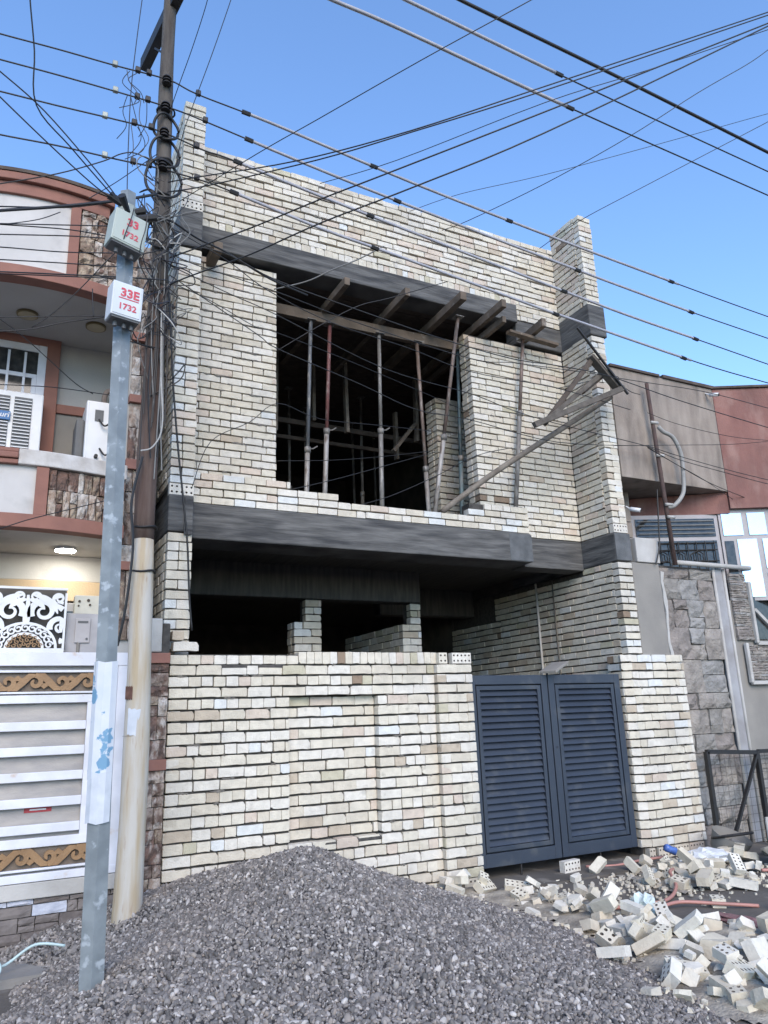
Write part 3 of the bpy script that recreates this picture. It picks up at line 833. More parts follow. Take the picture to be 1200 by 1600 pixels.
def clad(parent, x0, x1, z0, z1, yf, mats, rows, wrange, rg, d=.04, rough=.012, name="stone", ang=0, gap=.006, wts=None):
    """stones laid in uneven rows; yf is a number or a function of x"""
    z = z0
    while z < z1 - .02:
        h_ = min(rg.uniform(*rows), z1 - z)
        if z1 - z - h_ < rows[0] * .5: h_ = z1 - z
        x = x0
        while x < x1 - .01:
            w_ = min(rg.uniform(*wrange), x1 - x)
            if x1 - x - w_ < wrange[0] * .5: w_ = x1 - x
            parts = [(z, h_)]
            if h_ > rows[0] * 1.7 and rg.random() < .4:
                q = rg.uniform(.35, .65) * h_
                parts = [(z, q), (z + q, h_ - q)]
            for zz, hh in parts:
                vs, fs = stone_geo(w_ - gap, hh - gap, d, rg, rough=rough)
                mb = MB(); mb.add(vs, fs)
                o = bpy.data.objects.new(name, mb.mesh(name, rg.choices(mats, wts)[0] if wts else rg.choice(mats)))
                COL.objects.link(o)
                xc = x + w_ / 2
                y = yf(xc) if callable(yf) else yf
                put(o, (xc, y - rg.uniform(0, rough), zz + hh / 2), parent)
                if callable(yf):
                    o.rotation_euler.z = math.atan2(yf(xc + .02) - yf(xc - .02), .04)
                else:
                    o.rotation_euler.z = ang
            x += w_
        z += h_

# ================================================================ LEFT HOUSE
LH = thing("plastered_house", (-1, 9.5, 0), "white plastered house with terracotta trim, stone cladding and a bowed balcony", "house")
def bow(x):
    return 7.0 - (.17 * math.cos(math.pi * (x - .1) / 1.75) if abs(x - .1) < .875 else 0)
def bow_strip(name, x0, x1, z0, z1, off, th, m, parent, step=.06, bevel=0):
    n = max(2, int((x1 - x0) / step))
    mb = MB()
    for i in range(n + 1):
        x = x0 + (x1 - x0) * i / n
        y = bow(x) + off
        mb.v += [(x, y, z0), (x, y, z1), (x, y + th, z0), (x, y + th, z1)]
    for i in range(n):
        a, b = 4 * i, 4 * i + 4
        mb.f += [(a, b, b + 1, a + 1), (a + 2, a + 3, b + 3, b + 2), (a, a + 2, b + 2, b), (a + 1, b + 1, b + 3, a + 3)]
    mb.f += [(0, 1, 3, 2), (4 * n, 4 * n + 2, 4 * n + 3, 4 * n + 1)]
    mb.m = [0] * len(mb.f)
    return mb.build(name, m, parent, bevel=bevel)
XL = -3.2
# body
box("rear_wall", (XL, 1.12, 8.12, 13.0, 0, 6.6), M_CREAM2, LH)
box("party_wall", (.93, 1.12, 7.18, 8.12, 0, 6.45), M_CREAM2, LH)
# upper bowed storey: face, trim, soffit
bow_strip("upper_panel", XL, .27, 5.76, 6.50, .02, .10, M_CREAM, LH)
bow_strip("upper_panel_back", .27, .93, 5.66, 6.62, .055, .07, M_MORTAR, LH)
bow_strip("trim_post", .27, .36, 5.76, 6.52, -.012, .13, M_TERRA, LH, bevel=.004)
bow_strip("trim_band", XL, .93, 5.64, 5.76, -.02, .15, M_TERRA, LH, bevel=.006)
bow_strip("trim_cornice", XL, .62, 6.50, 6.62, -.015, .16, M_TERRA, LH, bevel=.006)
bow_strip("trim_cornice", XL, .66, 6.62, 6.70, -.06, .22, M_TERRA, LH, bevel=.008)
bow_strip("roof_edge", XL, .66, 6.70, 6.735, -.07, .24, M_WOODD, LH)
def soffit(name, z, y1, m, x1=.93, th=.03, off=.08):
    n = 60
    mb = MB()
    for i in range(n + 1):
        x = XL + (x1 - XL) * i / n
        mb.v += [(x, bow(x) + off, z), (x, y1, z), (x, bow(x) + off, z + th), (x, y1, z + th)]
    for i in range(n):
        a, b = 4 * i, 4 * i + 4
        mb.f += [(a, a + 1, b + 1, b), (a + 2, b + 2, b + 3, a + 3), (a, b, b + 2, a + 2), (a + 1, a + 3, b + 3, b + 1)]
    mb.m = [0] * len(mb.f)
    return mb.build(name, m, LH)
soffit("upper_soffit", 5.665, 8.12, M_CREAM2)
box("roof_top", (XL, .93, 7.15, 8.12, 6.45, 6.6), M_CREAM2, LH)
rg = random.Random(17)
clad(LH, .37, .93, 5.77, 6.52, lambda x: bow(x) + .012, ST_L, (.10, .24), (.06, .16), rg, d=.05, rough=.02, wts=[3, 4, 4, 2, 3])
clad(LH, .94, 1.12, 5.45, 6.45, 7.14, ST_L, (.12, .3), (.08, .16), rg, d=.05, wts=[3, 3, 3, 3, 3])
# stone strips on the party wall end, split by terracotta bands
for z0, z1 in ((2.42, 3.05), (3.13, 4.02), (4.12, 4.70), (4.78, 5.36)):
    clad(LH, .94, 1.12, z0, z1, 7.14, ST_L, (.16, .42), (.05, .13), rg, d=.05, wts=[3, 2, 6, 2, 3])
for z0, z1 in ((3.05, 3.13), (4.02, 4.12), (4.70, 4.78), (5.36, 5.45)):
    box("trim_band", (.93, 1.135, 7.10, 7.19, z0, z1), M_TERRA, LH, .004)
# lower balcony
bow_strip("balcony_panel", XL, .17, 3.43, 3.86, .02, .10, M_CREAM, LH)
bow_strip("balcony_panel_back", .17, .93, 3.40, 3.86, .055, .08, M_MORTAR, LH)
bow_strip("trim_post", .17, .27, 3.43, 3.86, -.012, .13, M_TERRA, LH, bevel=.004)
bow_strip("trim_band", XL, .93, 3.31, 3.43, -.02, .15, M_TERRA, LH, bevel=.006)
bow_strip("stone_coping", .02, .93, 3.86, 4.00, -.03, .16, mat("coping_marble", (.56, .54, .52), (.40, .37, .34), scale=6, rough=.8, bump=.6, bscale=20), LH, bevel=.01)
bow_strip("coping_moulding", XL, .02, 3.86, 3.90, -.03, .16, M_TERRA, LH, bevel=.006)
bow_strip("coping_moulding", XL, .02, 3.905, 3.96, -.05, .19, M_TERRA, LH, bevel=.01)
bow_strip("coping_moulding", XL, .02, 3.965, 4.0, -.03, .16, M_TERRA, LH, bevel=.006)
clad(LH, .275, .93, 3.435, 3.855, lambda x: bow(x) + .014, ST_L, (.13, .25), (.05, .10), rg, d=.05, rough=.016, wts=[4, 3, 3, 4, 3])
soffit("lower_soffit", 3.335, 8.12, M_CREAM)
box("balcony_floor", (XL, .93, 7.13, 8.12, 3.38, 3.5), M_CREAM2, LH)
box("cornice_step", (XL, .93, 8.02, 8.12, 3.08, 3.334), M_CREAM, LH, .01)
box("beige_band", (XL, .93, 7.98, 8.12, 2.88, 3.075), M_BEIGE, LH, .006)
for x, y_, z, r_ in ((-.02, 7.55, 5.665, .10), (.62, 7.55, 5.665, .10)):
    f = MB().tube([(x, y_, z + .004), (x, y_, z - .022)], r_, 24).build("ceiling_lamp", mat("brass_rim", (.16, .12, .05), rough=.4, bump=0), LH)
    MB().tube([(x, y_, z - .014), (x, y_, z - .026)], r_ * .86, 24).build("diffuser", mat("unlit_diffuser", (.40, .34, .22), rough=.4, bump=0), f)
f = MB().tube([(.50, 7.66, 3.337), (.50, 7.66, 3.312)], .10, 24).build("ceiling_lamp", M_PLASTIC, LH)
MB().tube([(.50, 7.66, 3.315), (.50, 7.66, 3.306)], .088, 24).build("diffuser", mat("lit_diffuser", (.9, .9, .85), rough=.4, bump=0, emit=((1.0, .96, .86), 48)), f)
# upper window wall
wn = MB().box(-1.4, .20, 8.07, 8.11, 4.35, 5.62).build("window", M_WHITE, LH)
MB().box(.20, .33, 8.03, 8.125, 4.0, 5.72).box(-1.6, .20, 8.03, 8.125, 5.58, 5.72).build("window_surround", M_TERRA, LH, bevel=.006)
MB().box(-1.4, .12, 8.055, 8.075, 4.98, 5.50).build("pane", M_GLASSD, wn)
for b in ((.12, .20, 8.035, 8.10, 4.4, 5.58), (-1.4, .12, 8.04, 8.10, 5.50, 5.58), (-1.4, .12, 8.04, 8.10, 5.20, 5.245), (-1.4, .12, 8.04, 8.10, 4.93, 4.985), (.075, .12, 8.035, 8.09, 4.985, 5.20)):
    MB().box(*b).build("window_frame", M_WHITE, wn, bevel=.004)
for x in (-.60, -.38, -.155, .0):
    MB().box(x - .012, x + .012, 8.02, 8.035, 4.98, 5.47).build("window_bar", M_WHITE, wn)
box("trim_band", (.33, .93, 8.06, 8.13, 4.86, 4.96), M_TERRA, LH, .006)
box("lower_render", (.33, .93, 8.09, 8.125, 3.9, 4.86), M_CEM, LH)
MB().tube(smooth_path([(.80, 8.02, 4.86), (.79, 7.98, 5.06), (.82, 7.96, 5.14), (.90, 7.98, 5.16)]), .028, 10).build("insulated_pipe", mat("pipe_wrap", (.30, .24, .21), rough=.9), LH, smooth=True)
# window air conditioner with its name plate
ac = thing("window_air_conditioner", (-.2, 7.9, 4.0), "white window air conditioner with louvres and a blue name plate under the upstairs window", "air conditioner")
box("casing", (-.75, .20, 7.78, 8.03, 4.10, 4.92), M_PLASTIC, ac, .01)
for x0, x1 in ((-.72, -.36), (-.33, -.10), (-.06, .10)):
    p = box("grille", (x0, x1, 7.772, 7.782, 4.14, 4.86), M_GRILL, ac)
    for i in range(20):
        z = 4.16 + i * .035
        MB().bar((x0 + .003, 7.764, z), (x1 - .003, 7.764, z), .004, .014, upv=(0, .6, 1)).build("louvre", M_PLASTIC, p)
pl = box("name_plate", (-.42, -.085, 7.752, 7.770, 4.60, 4.69), M_BLUE, ac, .003)
text_obj("Alnouri", .075, M_PLASTIC, pl, (-.21, 7.749, 4.625), (R(90), 0, 0), shear=.15, bold=.001)
# outdoor unit on the balcony
ou = thing("outdoor_air_conditioner", (.76, 7.75, 3.98), "white outdoor air conditioner unit on the balcony behind the steel pole", "air conditioner")
box("casing", (.58, .92, 7.45, 7.90, 4.02, 4.80), M_PLASTIC, ou, .015)
box("side_panel", (.60, .90, 7.436, 7.452, 4.06, 4.78), M_PLASTIC, ou, .004)
box("service_recess", (.66, .74, 7.430, 7.440, 4.58, 4.70), M_GRILL, ou)
for a, z in ((.70, 4.60), (.72, 4.30), (.70, 4.18)):
    MB().tube(smooth_path([(a, 7.43, z), (a + .05, 7.38, z - .08), (a + .12, 7.38, z - .02)]), .009, 6).build("wire_lead", M_BLACK, ou)
for z in (4.21, 4.12):
    MB().tube([(.69, 7.44, z), (.69, 7.39, z)], .018, 8).build("valve", M_STEELD, ou)
for z in (4.24, 4.4, 4.55):
    pass
box("foot_rail", (.60, .90, 7.5, 7.86, 3.985, 4.02), M_STEELD, ou)
box("fan_shroud", (.50, .58, 7.52, 7.88, 4.08, 4.62), mat("shroud_grey", (.12, .12, .12), rough=.7), ou, .02)

# porch level behind the gate
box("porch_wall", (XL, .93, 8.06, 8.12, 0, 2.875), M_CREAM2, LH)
d = box("porch_window", (.45, .90, 7.98, 8.06, 2.2, 2.86), M_ALU, LH, .004)
MB().box(.50, .85, 7.972, 7.981, 2.25, 2.78).build("pane", M_GLASSD, d)
gb = thing("base_wall", (-1, 7.0, 0), "low stone-clad base wall under the white gate", "wall")
box("wall_core", (XL, 1.10, 6.98, 7.12, .02, .42), M_MORTAR, gb)
box("plaster_strip", (XL, 1.10, 6.93, 7.13, .42, .535), M_CEML, gb, .006)
clad(gb, XL + 1.6, 1.08, .06, .415, 6.955, ST_B, (.06, .13), (.07, .26), rg, d=.05, rough=.008, wts=[5, 4, 1.3])
# end pier
ep = thing("end_pier", (1.24, 7.1, 0), "narrow stone-clad pier with terracotta bands beside the brick boundary wall", "pier")
box("pier_core", (1.115, 1.375, 6.99, 7.2, 0, 2.36), M_MORTAR, ep)
for z0, z1 in ((.0, 1.30), (1.39, 2.20)):
    clad(ep, 1.115, 1.375, z0, z1, 6.955, ST_L, (.09, .24), (.12, .27), rg, d=.05, rough=.014, wts=[5, 1, 1, 4, 2])
for z0, z1 in ((1.30, 1.39), (2.20, 2.29)):
    box("trim_band", (1.11, 1.38, 6.93, 7.2, z0, z1), M_TERRA, ep, .005)
box("plaster_stub", (1.20, 1.31, 6.97, 7.2, 2.30, 2.60), M_CEML, ep, .012)
box("mortar_stub", (1.315, 1.385, 7.0, 7.2, 2.30, 2.56), M_MORTAR, ep, .01)

# ---------------------------------------------------------------- white gate with scrollwork
def spiral(cx, cz, r0, r1, a0, turns, n=26):
    return [(cx + (r0 + (r1 - r0) * i / n) * math.cos(a0 + 2 * math.pi * turns * i / n), cz + (r0 + (r1 - r0) * i / n) * math.sin(a0 + 2 * math.pi * turns * i / n)) for i in range(n + 1)]
wg = thing("scrolled_gate", (-.6, 6.95, .54), "white metal gate with horizontal slats and brown scrollwork bands", "gate")
GY = 6.94
for nm, b in (("top_rail", (XL, 1.035, GY - .01, GY + .05, 2.18, 2.29)), ("post", (.945, 1.035, GY - .005, GY + .045, .55, 2.18)), ("bottom_rail", (XL, 1.035, GY - .01, GY + .05, .54, .60)),
              ("thin_frame", (XL, .915, GY - .005, GY + .03, 2.125, 2.145)), ("thin_frame", (XL, .915, GY - .005, GY + .03, 1.955, 1.972)), ("thin_frame", (.895, .915, GY - .006, GY + .03, .635, 2.125)), ("thin_frame", (XL, .915, GY - .005, GY + .03, .617, .635)),
              ("panel_rail", (XL, .80, GY, GY + .035, 1.88, 1.945)), ("panel_stile", (.715, .80, GY + .001, GY + .034, .80, 1.88)), ("panel_rail", (XL, .80, GY, GY + .035, .785, .855)), ("cross_tie", (.80, .895, GY + .004, GY + .03, 1.905, 1.93)), ("cross_tie", (.80, .895, GY + .004, GY + .03, 1.80, 1.825)), ("cross_tie", (.80, .895, GY + .004, GY + .03, .80, .825))):
    box(nm, b, M_WHITE, wg, .004)
for i in range(5):
    z = 1.70 - i * .195
    box("slat", (XL, .714, GY - .004, GY + .03, z - .035, z + .035), M_WHITE, wg, .005)
box("back_sheet", (XL, .94, GY + .051, GY + .056, .60, 2.18), M_SHEET, wg)
for z0_, z1_ in ((1.972, 2.125), (.635, .785)):
    box("scroll_backing", (XL, .895, GY + .031, GY + .05, z0_, z1_), mat("scroll_backing_brown", (.10, .075, .055), (.15, .12, .095), scale=5, rough=.7), wg)  # brown-grey background colour of the scroll bands
box("side_sheet", (.80, .895, GY + .036, GY + .05, .64, 2.12), M_GOLD, wg)
def scroll_band(z0, z1, x1):
    x = -.9
    h_ = (z1 - z0)
    k = 0
    while x < x1:
        s_ = -1 if k % 2 else 1
        zc = (z0 + z1) / 2
        r_ = h_ * .37
        p = spiral(x, zc, r_, r_ * .22, math.pi * (.5 if s_ > 0 else -.5), -.92 * s_)
        mb = MB().ribbon(p, [.042 - .022 * i / len(p) for i in range(len(p))], GY - .004, GY + .02)
        mb.ribbon([(x, zc + s_ * r_), (x + .06, zc + s_ * r_ * .9), (x + .11, zc), (x + .16, zc - s_ * r_ * .9), (x + .20, zc - s_ * r_)], [.03, .05, .055, .046, .026], GY - .002, GY + .022)
        mb.ribbon([(x + .03, zc - s_ * .1 * h_), (x + .07, zc - s_ * .22 * h_), (x + .11, zc - s_ * .1 * h_)], [.012, .045, .016], GY, GY + .02)
        mb.build("scroll", M_GOLD, wg)
        x += .20
        k += 1
scroll_band(1.975, 2.122, .82)
scroll_band(.64, .782, .82)
st_ = box("sticker", (.30, .50, GY + .046, GY + .051, 1.04, 1.08), mat("red_sticker", (.35, .03, .04), rough=.5, bump=0), wg)
MB().box(.34, .46, GY + .0445, GY + .0462, 1.055, 1.066).build("sticker_print", M_PLASTIC, st_)
# laser-cut screen above the gate
sc = thing("carved_screen", (-.2, 7.17, 2.29), "white laser-cut floral screen with a golden rosette above the white gate", "screen")
SY0, SY1 = 7.165, 7.18
box("dark_backing", (-1.3, .515, 7.27, 7.28, 2.29, 2.87), mat("dim_backing", (.09, .085, .078), rough=.8, bump=0), sc)
MB().box(-1.3, .515, SY0, SY1, 2.29, 2.345).box(-1.3, .515, SY0, SY1, 2.85, 2.87).box(.497, .515, SY0 - .001, SY1, 2.345, 2.825).build("screen_frame", M_PLASTIC, sc)
mb = MB()
def leafarc(cx, cz, r0, a0, a1, wmax, k=14):
    P = [(cx + r0 * math.cos(a0 + (a1 - a0) * i / k), cz + r0 * math.sin(a0 + (a1 - a0) * i / k)) for i in range(k + 1)]
    return P, [max(.006, wmax * math.sin(math.pi * (i + .6) / (k + 1.2))) for i in range(k + 1)]
yo = 0
for cx in (.20, -.80):
    def rib(P, W_):
        global yo
        if not isinstance(W_, (list, tuple)): W_ = [W_] * len(P)
        Q = [(p, w_) for p, w_ in zip(P, W_) if p[0] < .49 and p[1] < 2.85]
        if len(Q) < 3: return
        P, W_ = [q[0] for q in Q], [q[1] for q in Q]
        yo = (yo + .0004) % .004
        mb.ribbon(P, W_, SY0 + yo, SY1 + yo * .5)
    for a in range(11):
        t = math.pi * (a + .5) / 11
        rib(spiral(cx + .195 * math.cos(t), 2.35 + .165 * math.sin(t), .034, .010, t, 1.2, 16), .014)
    for rr in (.125, .215):
        rib([(cx + rr * 1.15 * math.cos(math.pi * i / 20), 2.345 + rr * .98 * math.sin(math.pi * i / 20)) for i in range(21)], .022)
    for sx in (-1, 1):
        rib(spiral(cx + sx * .13, 2.66, .105, .022, math.pi * (1.15 if sx > 0 else -.15), -sx * 1.35), [.060 - .0018 * i for i in range(27)])
        rib(spiral(cx + sx * .27, 2.53, .085, .020, math.pi * (1.1 if sx > 0 else -.1), -sx * 1.25), [.050 - .0014 * i for i in range(27)])
        rib(spiral(cx + sx * .06, 2.785, .050, .010, -math.pi / 2, sx * 1.4), [.026 - .0006 * i for i in range(27)])
        rib(spiral(cx + sx * .25, 2.775, .052, .010, -math.pi * .6, -sx * 1.4), [.028 - .0006 * i for i in range(27)])
        rib(spiral(cx + sx * .33, 2.40, .055, .012, math.pi * .5, sx * 1.3), [.034 - .0008 * i for i in range(27)])
        for (px_, pz_, r0, a0, a1, wm) in ((.02, 2.56, .24, 1.5, .35, .06), (.12, 2.48, .26, 1.35, .25, .05), (.20, 2.38, .22, 1.2, .1, .045), (.0, 2.60, .16, 1.57, .5, .05), (.26, 2.62, .12, 1.8, .2, .035), (.28, 2.70, .10, 2.6, 1.0, .03)):
            P, W_ = leafarc(cx + sx * px_, pz_, r0, a0 if sx > 0 else math.pi - a0, a1 if sx > 0 else math.pi - a1, wm)
            rib(P, W_)
    rib([(cx, 2.55), (cx, 2.62), (cx + .005, 2.70), (cx, 2.80)], [.05, .06, .04, .02])
tag(mb.build("tracery", M_PLASTIC, sc), kind="stuff")
mb = MB()
for cx in (.20, -.80):
    for j, rr in enumerate((.03, .065, .10)):
        for a in range(3 + 3 * j):
            t = math.pi * (a + .5) / (3 + 3 * j)
            mb.ribbon(spiral(cx + rr * 1.25 * math.cos(t), 2.35 + rr * math.sin(t), .019, .006, t, 1.0, 10), .009, SY0 - .002, SY1)
mb.build("rosette", M_GOLD, sc)
# meter boxes behind the gate
mx_ = thing("meter_cabinet", (.68, 7.3, 2.29), "grey electricity meter cabinet with a square door behind the white gate", "cabinet")
box("cabinet_body", (.525, .90, 7.24, 7.40, 2.29, 2.66), mat("cabinet_grey", (.36, .355, .37), rough=.6, bump=.05), mx_, .006)
dd = box("cabinet_door", (.60, .725, 7.225, 7.241, 2.40, 2.615), mat("cabinet_door_grey", (.40, .385, .39), rough=.55, bump=.03), mx_, .004)
MB().box(.62, .705, 7.219, 7.226, 2.575, 2.592).build("slot", M_GRILL, dd)
MB().tube([(.70, 7.226, 2.435), (.70, 7.218, 2.435)], .010, 10).build("knob", M_GRILL, dd)
MB().tube([(.635, 7.235, 2.40), (.635, 7.235, 2.30)], .014, 8).build("conduit", M_CEM, mx_)
jb = thing("junction_box", (.70, 7.36, 2.66), "cream junction box with round plugs standing on the meter cabinet", "box")
box("box_body", (.585, .90, 7.28, 7.40, 2.662, 2.83), mat("cream_box", (.50, .49, .42), rough=.6, bump=.05), jb, .005)
for x, z, r_ in ((.625, 2.775, .011), (.70, 2.785, .013), (.62, 2.735, .008), (.715, 2.745, .010)):
    MB().tube([(x, 7.283, z), (x, 7.268, z)], r_, 10).build("plug", M_WOODD, jb)

# ================================================================ RIGHT HOUSE
RH = thing("rendered_house", (9, 9, 0), "brown rendered house with a dusty red wing and stone-clad front, beside the unfinished house", "house")
def quadwall(name, a, b, z0, z1, th, m, parent, bevel=0):
    """vertical slab from plan point a to b"""
    ax, ay = a; bx, by = b
    L = math.hypot(bx - ax, by - ay)
    nx, ny = (by - ay) / L, -(bx - ax) / L
    mb = MB()
    mb.add([(ax, ay, z0), (bx, by, z0), (bx - nx * th, by - ny * th, z0), (ax - nx * th, ay - ny * th, z0), (ax, ay, z1), (bx, by, z1), (bx - nx * th, by - ny * th, z1), (ax - nx * th, ay - ny * th, z1)],
           [(0, 3, 2, 1), (4, 5, 6, 7), (0, 1, 5, 4), (1, 2, 6, 5), (2, 3, 7, 6), (3, 0, 4, 7)])
    return mb.build(name, m, parent, bevel=bevel)
box("upper_wall", (7.13, 9.13, 7.0, 7.25, 4.61, 6.19), M_PLAST, RH, .006)
box("upper_wall_top", (7.13, 9.13, 7.25, 12.0, 5.9, 6.15), M_PLAST, RH)
mb = MB().box(7.13, 8.05, 6.97, 7.27, 6.19, 6.225).box(8.12, 9.25, 6.97, 7.27, 6.19, 6.235)
mb.build("parapet_cap", M_WOODD, RH)
quadwall("red_wall", (9.132, 6.998), (12.7, 5.16), 4.36, 6.185, .25, M_RED, RH)
quadwall("parapet_cap", (9.11, 6.97), (12.75, 5.10), 6.192, 6.225, .32, M_WOODD, RH)
box("overhang_soffit", (7.13, 9.13, 7.25, 8.3, 4.62, 4.70), M_PLAST, RH)
quadwall("red_return", (7.75, 8.0), (9.14, 7.03), 4.30, 4.605, .2, M_RED, RH)
box("recess_wall", (7.13, 10.0, 8.3, 8.5, 0, 6.0), M_PLAST, RH)
quadwall("side_wall", (9.2, 7.3), (13, 5.5), 0, 4.36, .1, M_INT, RH)
# courses of cladding in the recess
rg = random.Random(23)
for k in range(6):
    for j in range(2):
        box("cladding_panel", (7.15 + .31 * j, 7.45 + .31 * j, 7.55, 7.6, 3.3 + .22 * k, 3.51 + .22 * k), M_PLAST, RH, .004)
# the porch window: frame, grille, mirrored panes
wn = quadwall("window", (7.82, 7.66), (9.02, 7.16), 3.35, 4.30, .05, M_ALU, RH)
def along(a, b, t): return (a[0] + (b[0] - a[0]) * t, a[1] + (b[1] - a[1]) * t)
WA, WB = (7.82, 7.645), (9.02, 7.145)
quadwall("pane", along(WA, WB, .06), along(WA, WB, .95), 3.98, 4.24, .01, M_GLASSD, wn)
quadwall("pane", along(WA, WB, .06), along(WA, WB, .95), 3.40, 3.92, .01, M_GLASSD, wn)
def gp_(t, z, off=.03):
    p = along(WA, WB, t)
    L = math.hypot(WB[0] - WA[0], WB[1] - WA[1])
    return (p[0] + (WB[1] - WA[1]) / L * off, p[1] - (WB[0] - WA[0]) / L * off, z)
for i in range(9):
    t = .1 + .1 * i
    MB().tube([gp_(t, 3.4), gp_(t, 3.9)], .008, 5).build("grille_bar", M_STEELD, wn)
for z in (3.46, 3.62, 3.78, 3.88):
    MB().tube([gp_(.08, z), gp_(.93, z)], .008, 5).build("grille_bar", M_STEELD, wn)
for t in (.3, .5, .7):
    MB().tube([gp_(t + .05 * math.cos(a / 12 * 2 * math.pi) * (1 + .3 * (a % 2)), 3.68 + .08 * math.sin(a / 12 * 2 * math.pi), .04) for a in range(13)], .009, 5).build("grille_ring", M_STEELD, wn)
for z in (4.02, 4.08, 4.14, 4.20):
    MB().tube([gp_(.08, z), gp_(.93, z)], .006, 5).build("grille_bar", M_CEM, wn)
# glazed bay facing the street
gl = quadwall("glazed_bay", (9.02, 7.14), (10.9, 6.20), 3.05, 4.36, .06, M_ALU, RH)
GA, GB = (9.02, 7.125), (10.9, 6.185)
for (t0, t1, z0, z1) in ((.015, .15, 3.98, 4.30), (.19, .31, 3.98, 4.30), (.35, .47, 3.98, 4.30), (.10, .23, 3.10, 3.92), (.27, .42, 3.50, 3.92), (.46, .6, 3.1, 3.92), (.51, .63, 3.98, 4.3), (.27, .42, 3.10, 3.44), (.015, .075, 3.10, 3.9)):
    quadwall("pane", along(GA, GB, t0), along(GA, GB, t1), z0, z1, .012, M_GLASSM if t0 > .05 or z0 > 3.9 else M_GLASSD, gl)
# masonry front
fr = thing("stone_front", (8.2, 7.05, 0), "rough grey-brown stone-clad wall between the gate pillar and the black fence", "wall")
box("wall_core", (7.60, 8.62, 7.09, 7.3, 0, 3.47), M_MORTAR, fr)
rg = random.Random(41)
clad(fr, 7.62, 8.60, .0, 3.44, 7.05, ST_R, (.18, .42), (.16, .42), rg, d=.06, rough=.034, gap=.008)
box("marble_strip", (8.645, 8.80, 7.04, 7.3, 0, 3.46), mat("blue_grey_marble", (.30, .30, .31), (.22, .21, .21), scale=4, rough=.6, bump=.2), fr, .006)
for x in (8.605, 8.805):
    MB().tube([(x + .018, 7.04, 0), (x + .018, 7.04, 3.47)], .022, 8).build("edge_bead", M_CEML, fr, smooth=True)
MB().tube([(7.80, 6.98, 3.50), (9.30, 6.98, 3.50)], .032, 10).build("cap_rail", M_CEML, fr, smooth=True)
MB().box(7.13, 7.60, 7.02, 7.3, 2.25, 3.47).build("cement_patch", M_CEM, fr, bevel=.01)
mb = MB()
mb.ribbon([(7.60 + rg.uniform(-.02, .02) + .02, 2.2 + i * .13) for i in range(10)], [rg.uniform(.03, .07) for _ in range(10)], 7.012, 7.05)
mb.build("cement_edge", M_CEML, fr)
box("pale_block", (7.22, 7.62, 7.0, 7.3, 3.475, 3.80), M_CEML, fr, .012)
# lower stone panel right of the strip
rp = thing("panelled_front", (9.6, 7.0, 0), "grey plastered front with framed ledge-stone panels behind the black fence", "wall")
box("plaster_face", (8.83, 11.5, 7.02, 7.28, 0, 3.04), M_CEM, rp)
quadwall("pane_void", (9.22, 6.99), (9.9, 6.99), 2.52, 3.30, .03, M_GLASSD, rp)
clad(rp, 8.86, 9.18, 2.50, 3.42, 6.985, ST_R, (.025, .06), (.10, .3), rg, d=.04, rough=.01, gap=.003, wts=[1, 2, 1, 3])
clad(rp, 8.99, 9.42, 1.98, 2.44, 6.985, ST_R, (.025, .06), (.10, .3), rg, d=.04, rough=.01, gap=.003, wts=[1, 2, 1, 3])
for a, b in (((9.20, 2.46), (9.20, 3.30)), ((9.20, 2.46), (9.9, 2.46)), ((8.97, 1.94), (8.97, 2.46)), ((8.97, 1.94), (9.46, 1.94)), ((9.46, 1.94), (9.46, 2.44)), ((9.24, 2.92), (9.9, 2.40))):
    MB().bar((a[0], 6.97, a[1]), (b[0], 6.97, b[1]), .05, .05, upv=(0, 1, 0)).build("moulding", M_CEML, rp, bevel=.008)
for k in range(9):
    box("block_course", (8.84, 10.5, 7.004, 7.03, .02 + .12 * k, .13 + .12 * k), ST_R[k % 3], rp, .006)
# cameras, iron conduit pole
def cctv(loc, label, ang):
    t = thing("security_camera", loc, label, "camera")
    L = Vector(loc)
    d = Vector((math.sin(ang), -math.cos(ang), -.3)).normalized()
    MB().tube([L, L + d * .13], .028, 12).build("camera_body", M_PLASTIC, t, smooth=True)
    MB().tube([L + d * .13, L + d * .135], .022, 12).build("lens", M_BLACK, t)
    MB().tube([L + Vector((0, 0, .0)), L + Vector((0, .07, .05))], .012, 6).build("mount", M_PLASTIC, t)
cctv((8.98, 6.93, 6.05), "small white security camera on the brown rendered upper wall", R(20))
cctv((7.22, 7.02, 4.18), "small white security camera under the overhang beside the wing wall", R(40))
ip = thing("conduit_mast", (7.80, 6.93, 3.5), "thin rusty iron mast carrying cables in front of the brown rendered wall", "mast")
MB().tube([(7.80, 6.93, 3.45), (7.73, 6.90, 4.6), (7.67, 6.88, 5.98)], [.032, .030, .026], 10).build("mast_tube", mat("rusty_iron", (.085, .05, .042), (.05, .034, .03), scale=8, rough=.8), ip, smooth=True)
for z in (5.40, 4.93, 4.25, 4.08):
    x = 7.80 - (z - 3.45) * .052
    MB().tube([(x - .05, 6.87, z), (x + .06, 6.86, z)], .022, 8).build("insulator", M_CEML, ip, smooth=True)
MB().tube(smooth_path([(7.76, 6.86, 5.35), (7.83, 6.85, 5.28), (8.0, 6.85, 5.22), (8.12, 6.86, 5.0), (8.13, 6.88, 4.7), (8.10, 6.9, 4.45), (7.95, 6.93, 4.28), (7.84, 6.96, 4.24)]), .028, 10).build("flexible_conduit", mat("pale_conduit", (.30, .295, .28), rough=.6, bump=0), ip, smooth=True)
MB().tube(smooth_path([(7.62, 6.9, 4.45), (7.60, 6.93, 4.0), (7.58, 6.95, 3.7), (7.50, 6.97, 3.45)]), .010, 6).build("cable_tail", M_BLACK, ip)
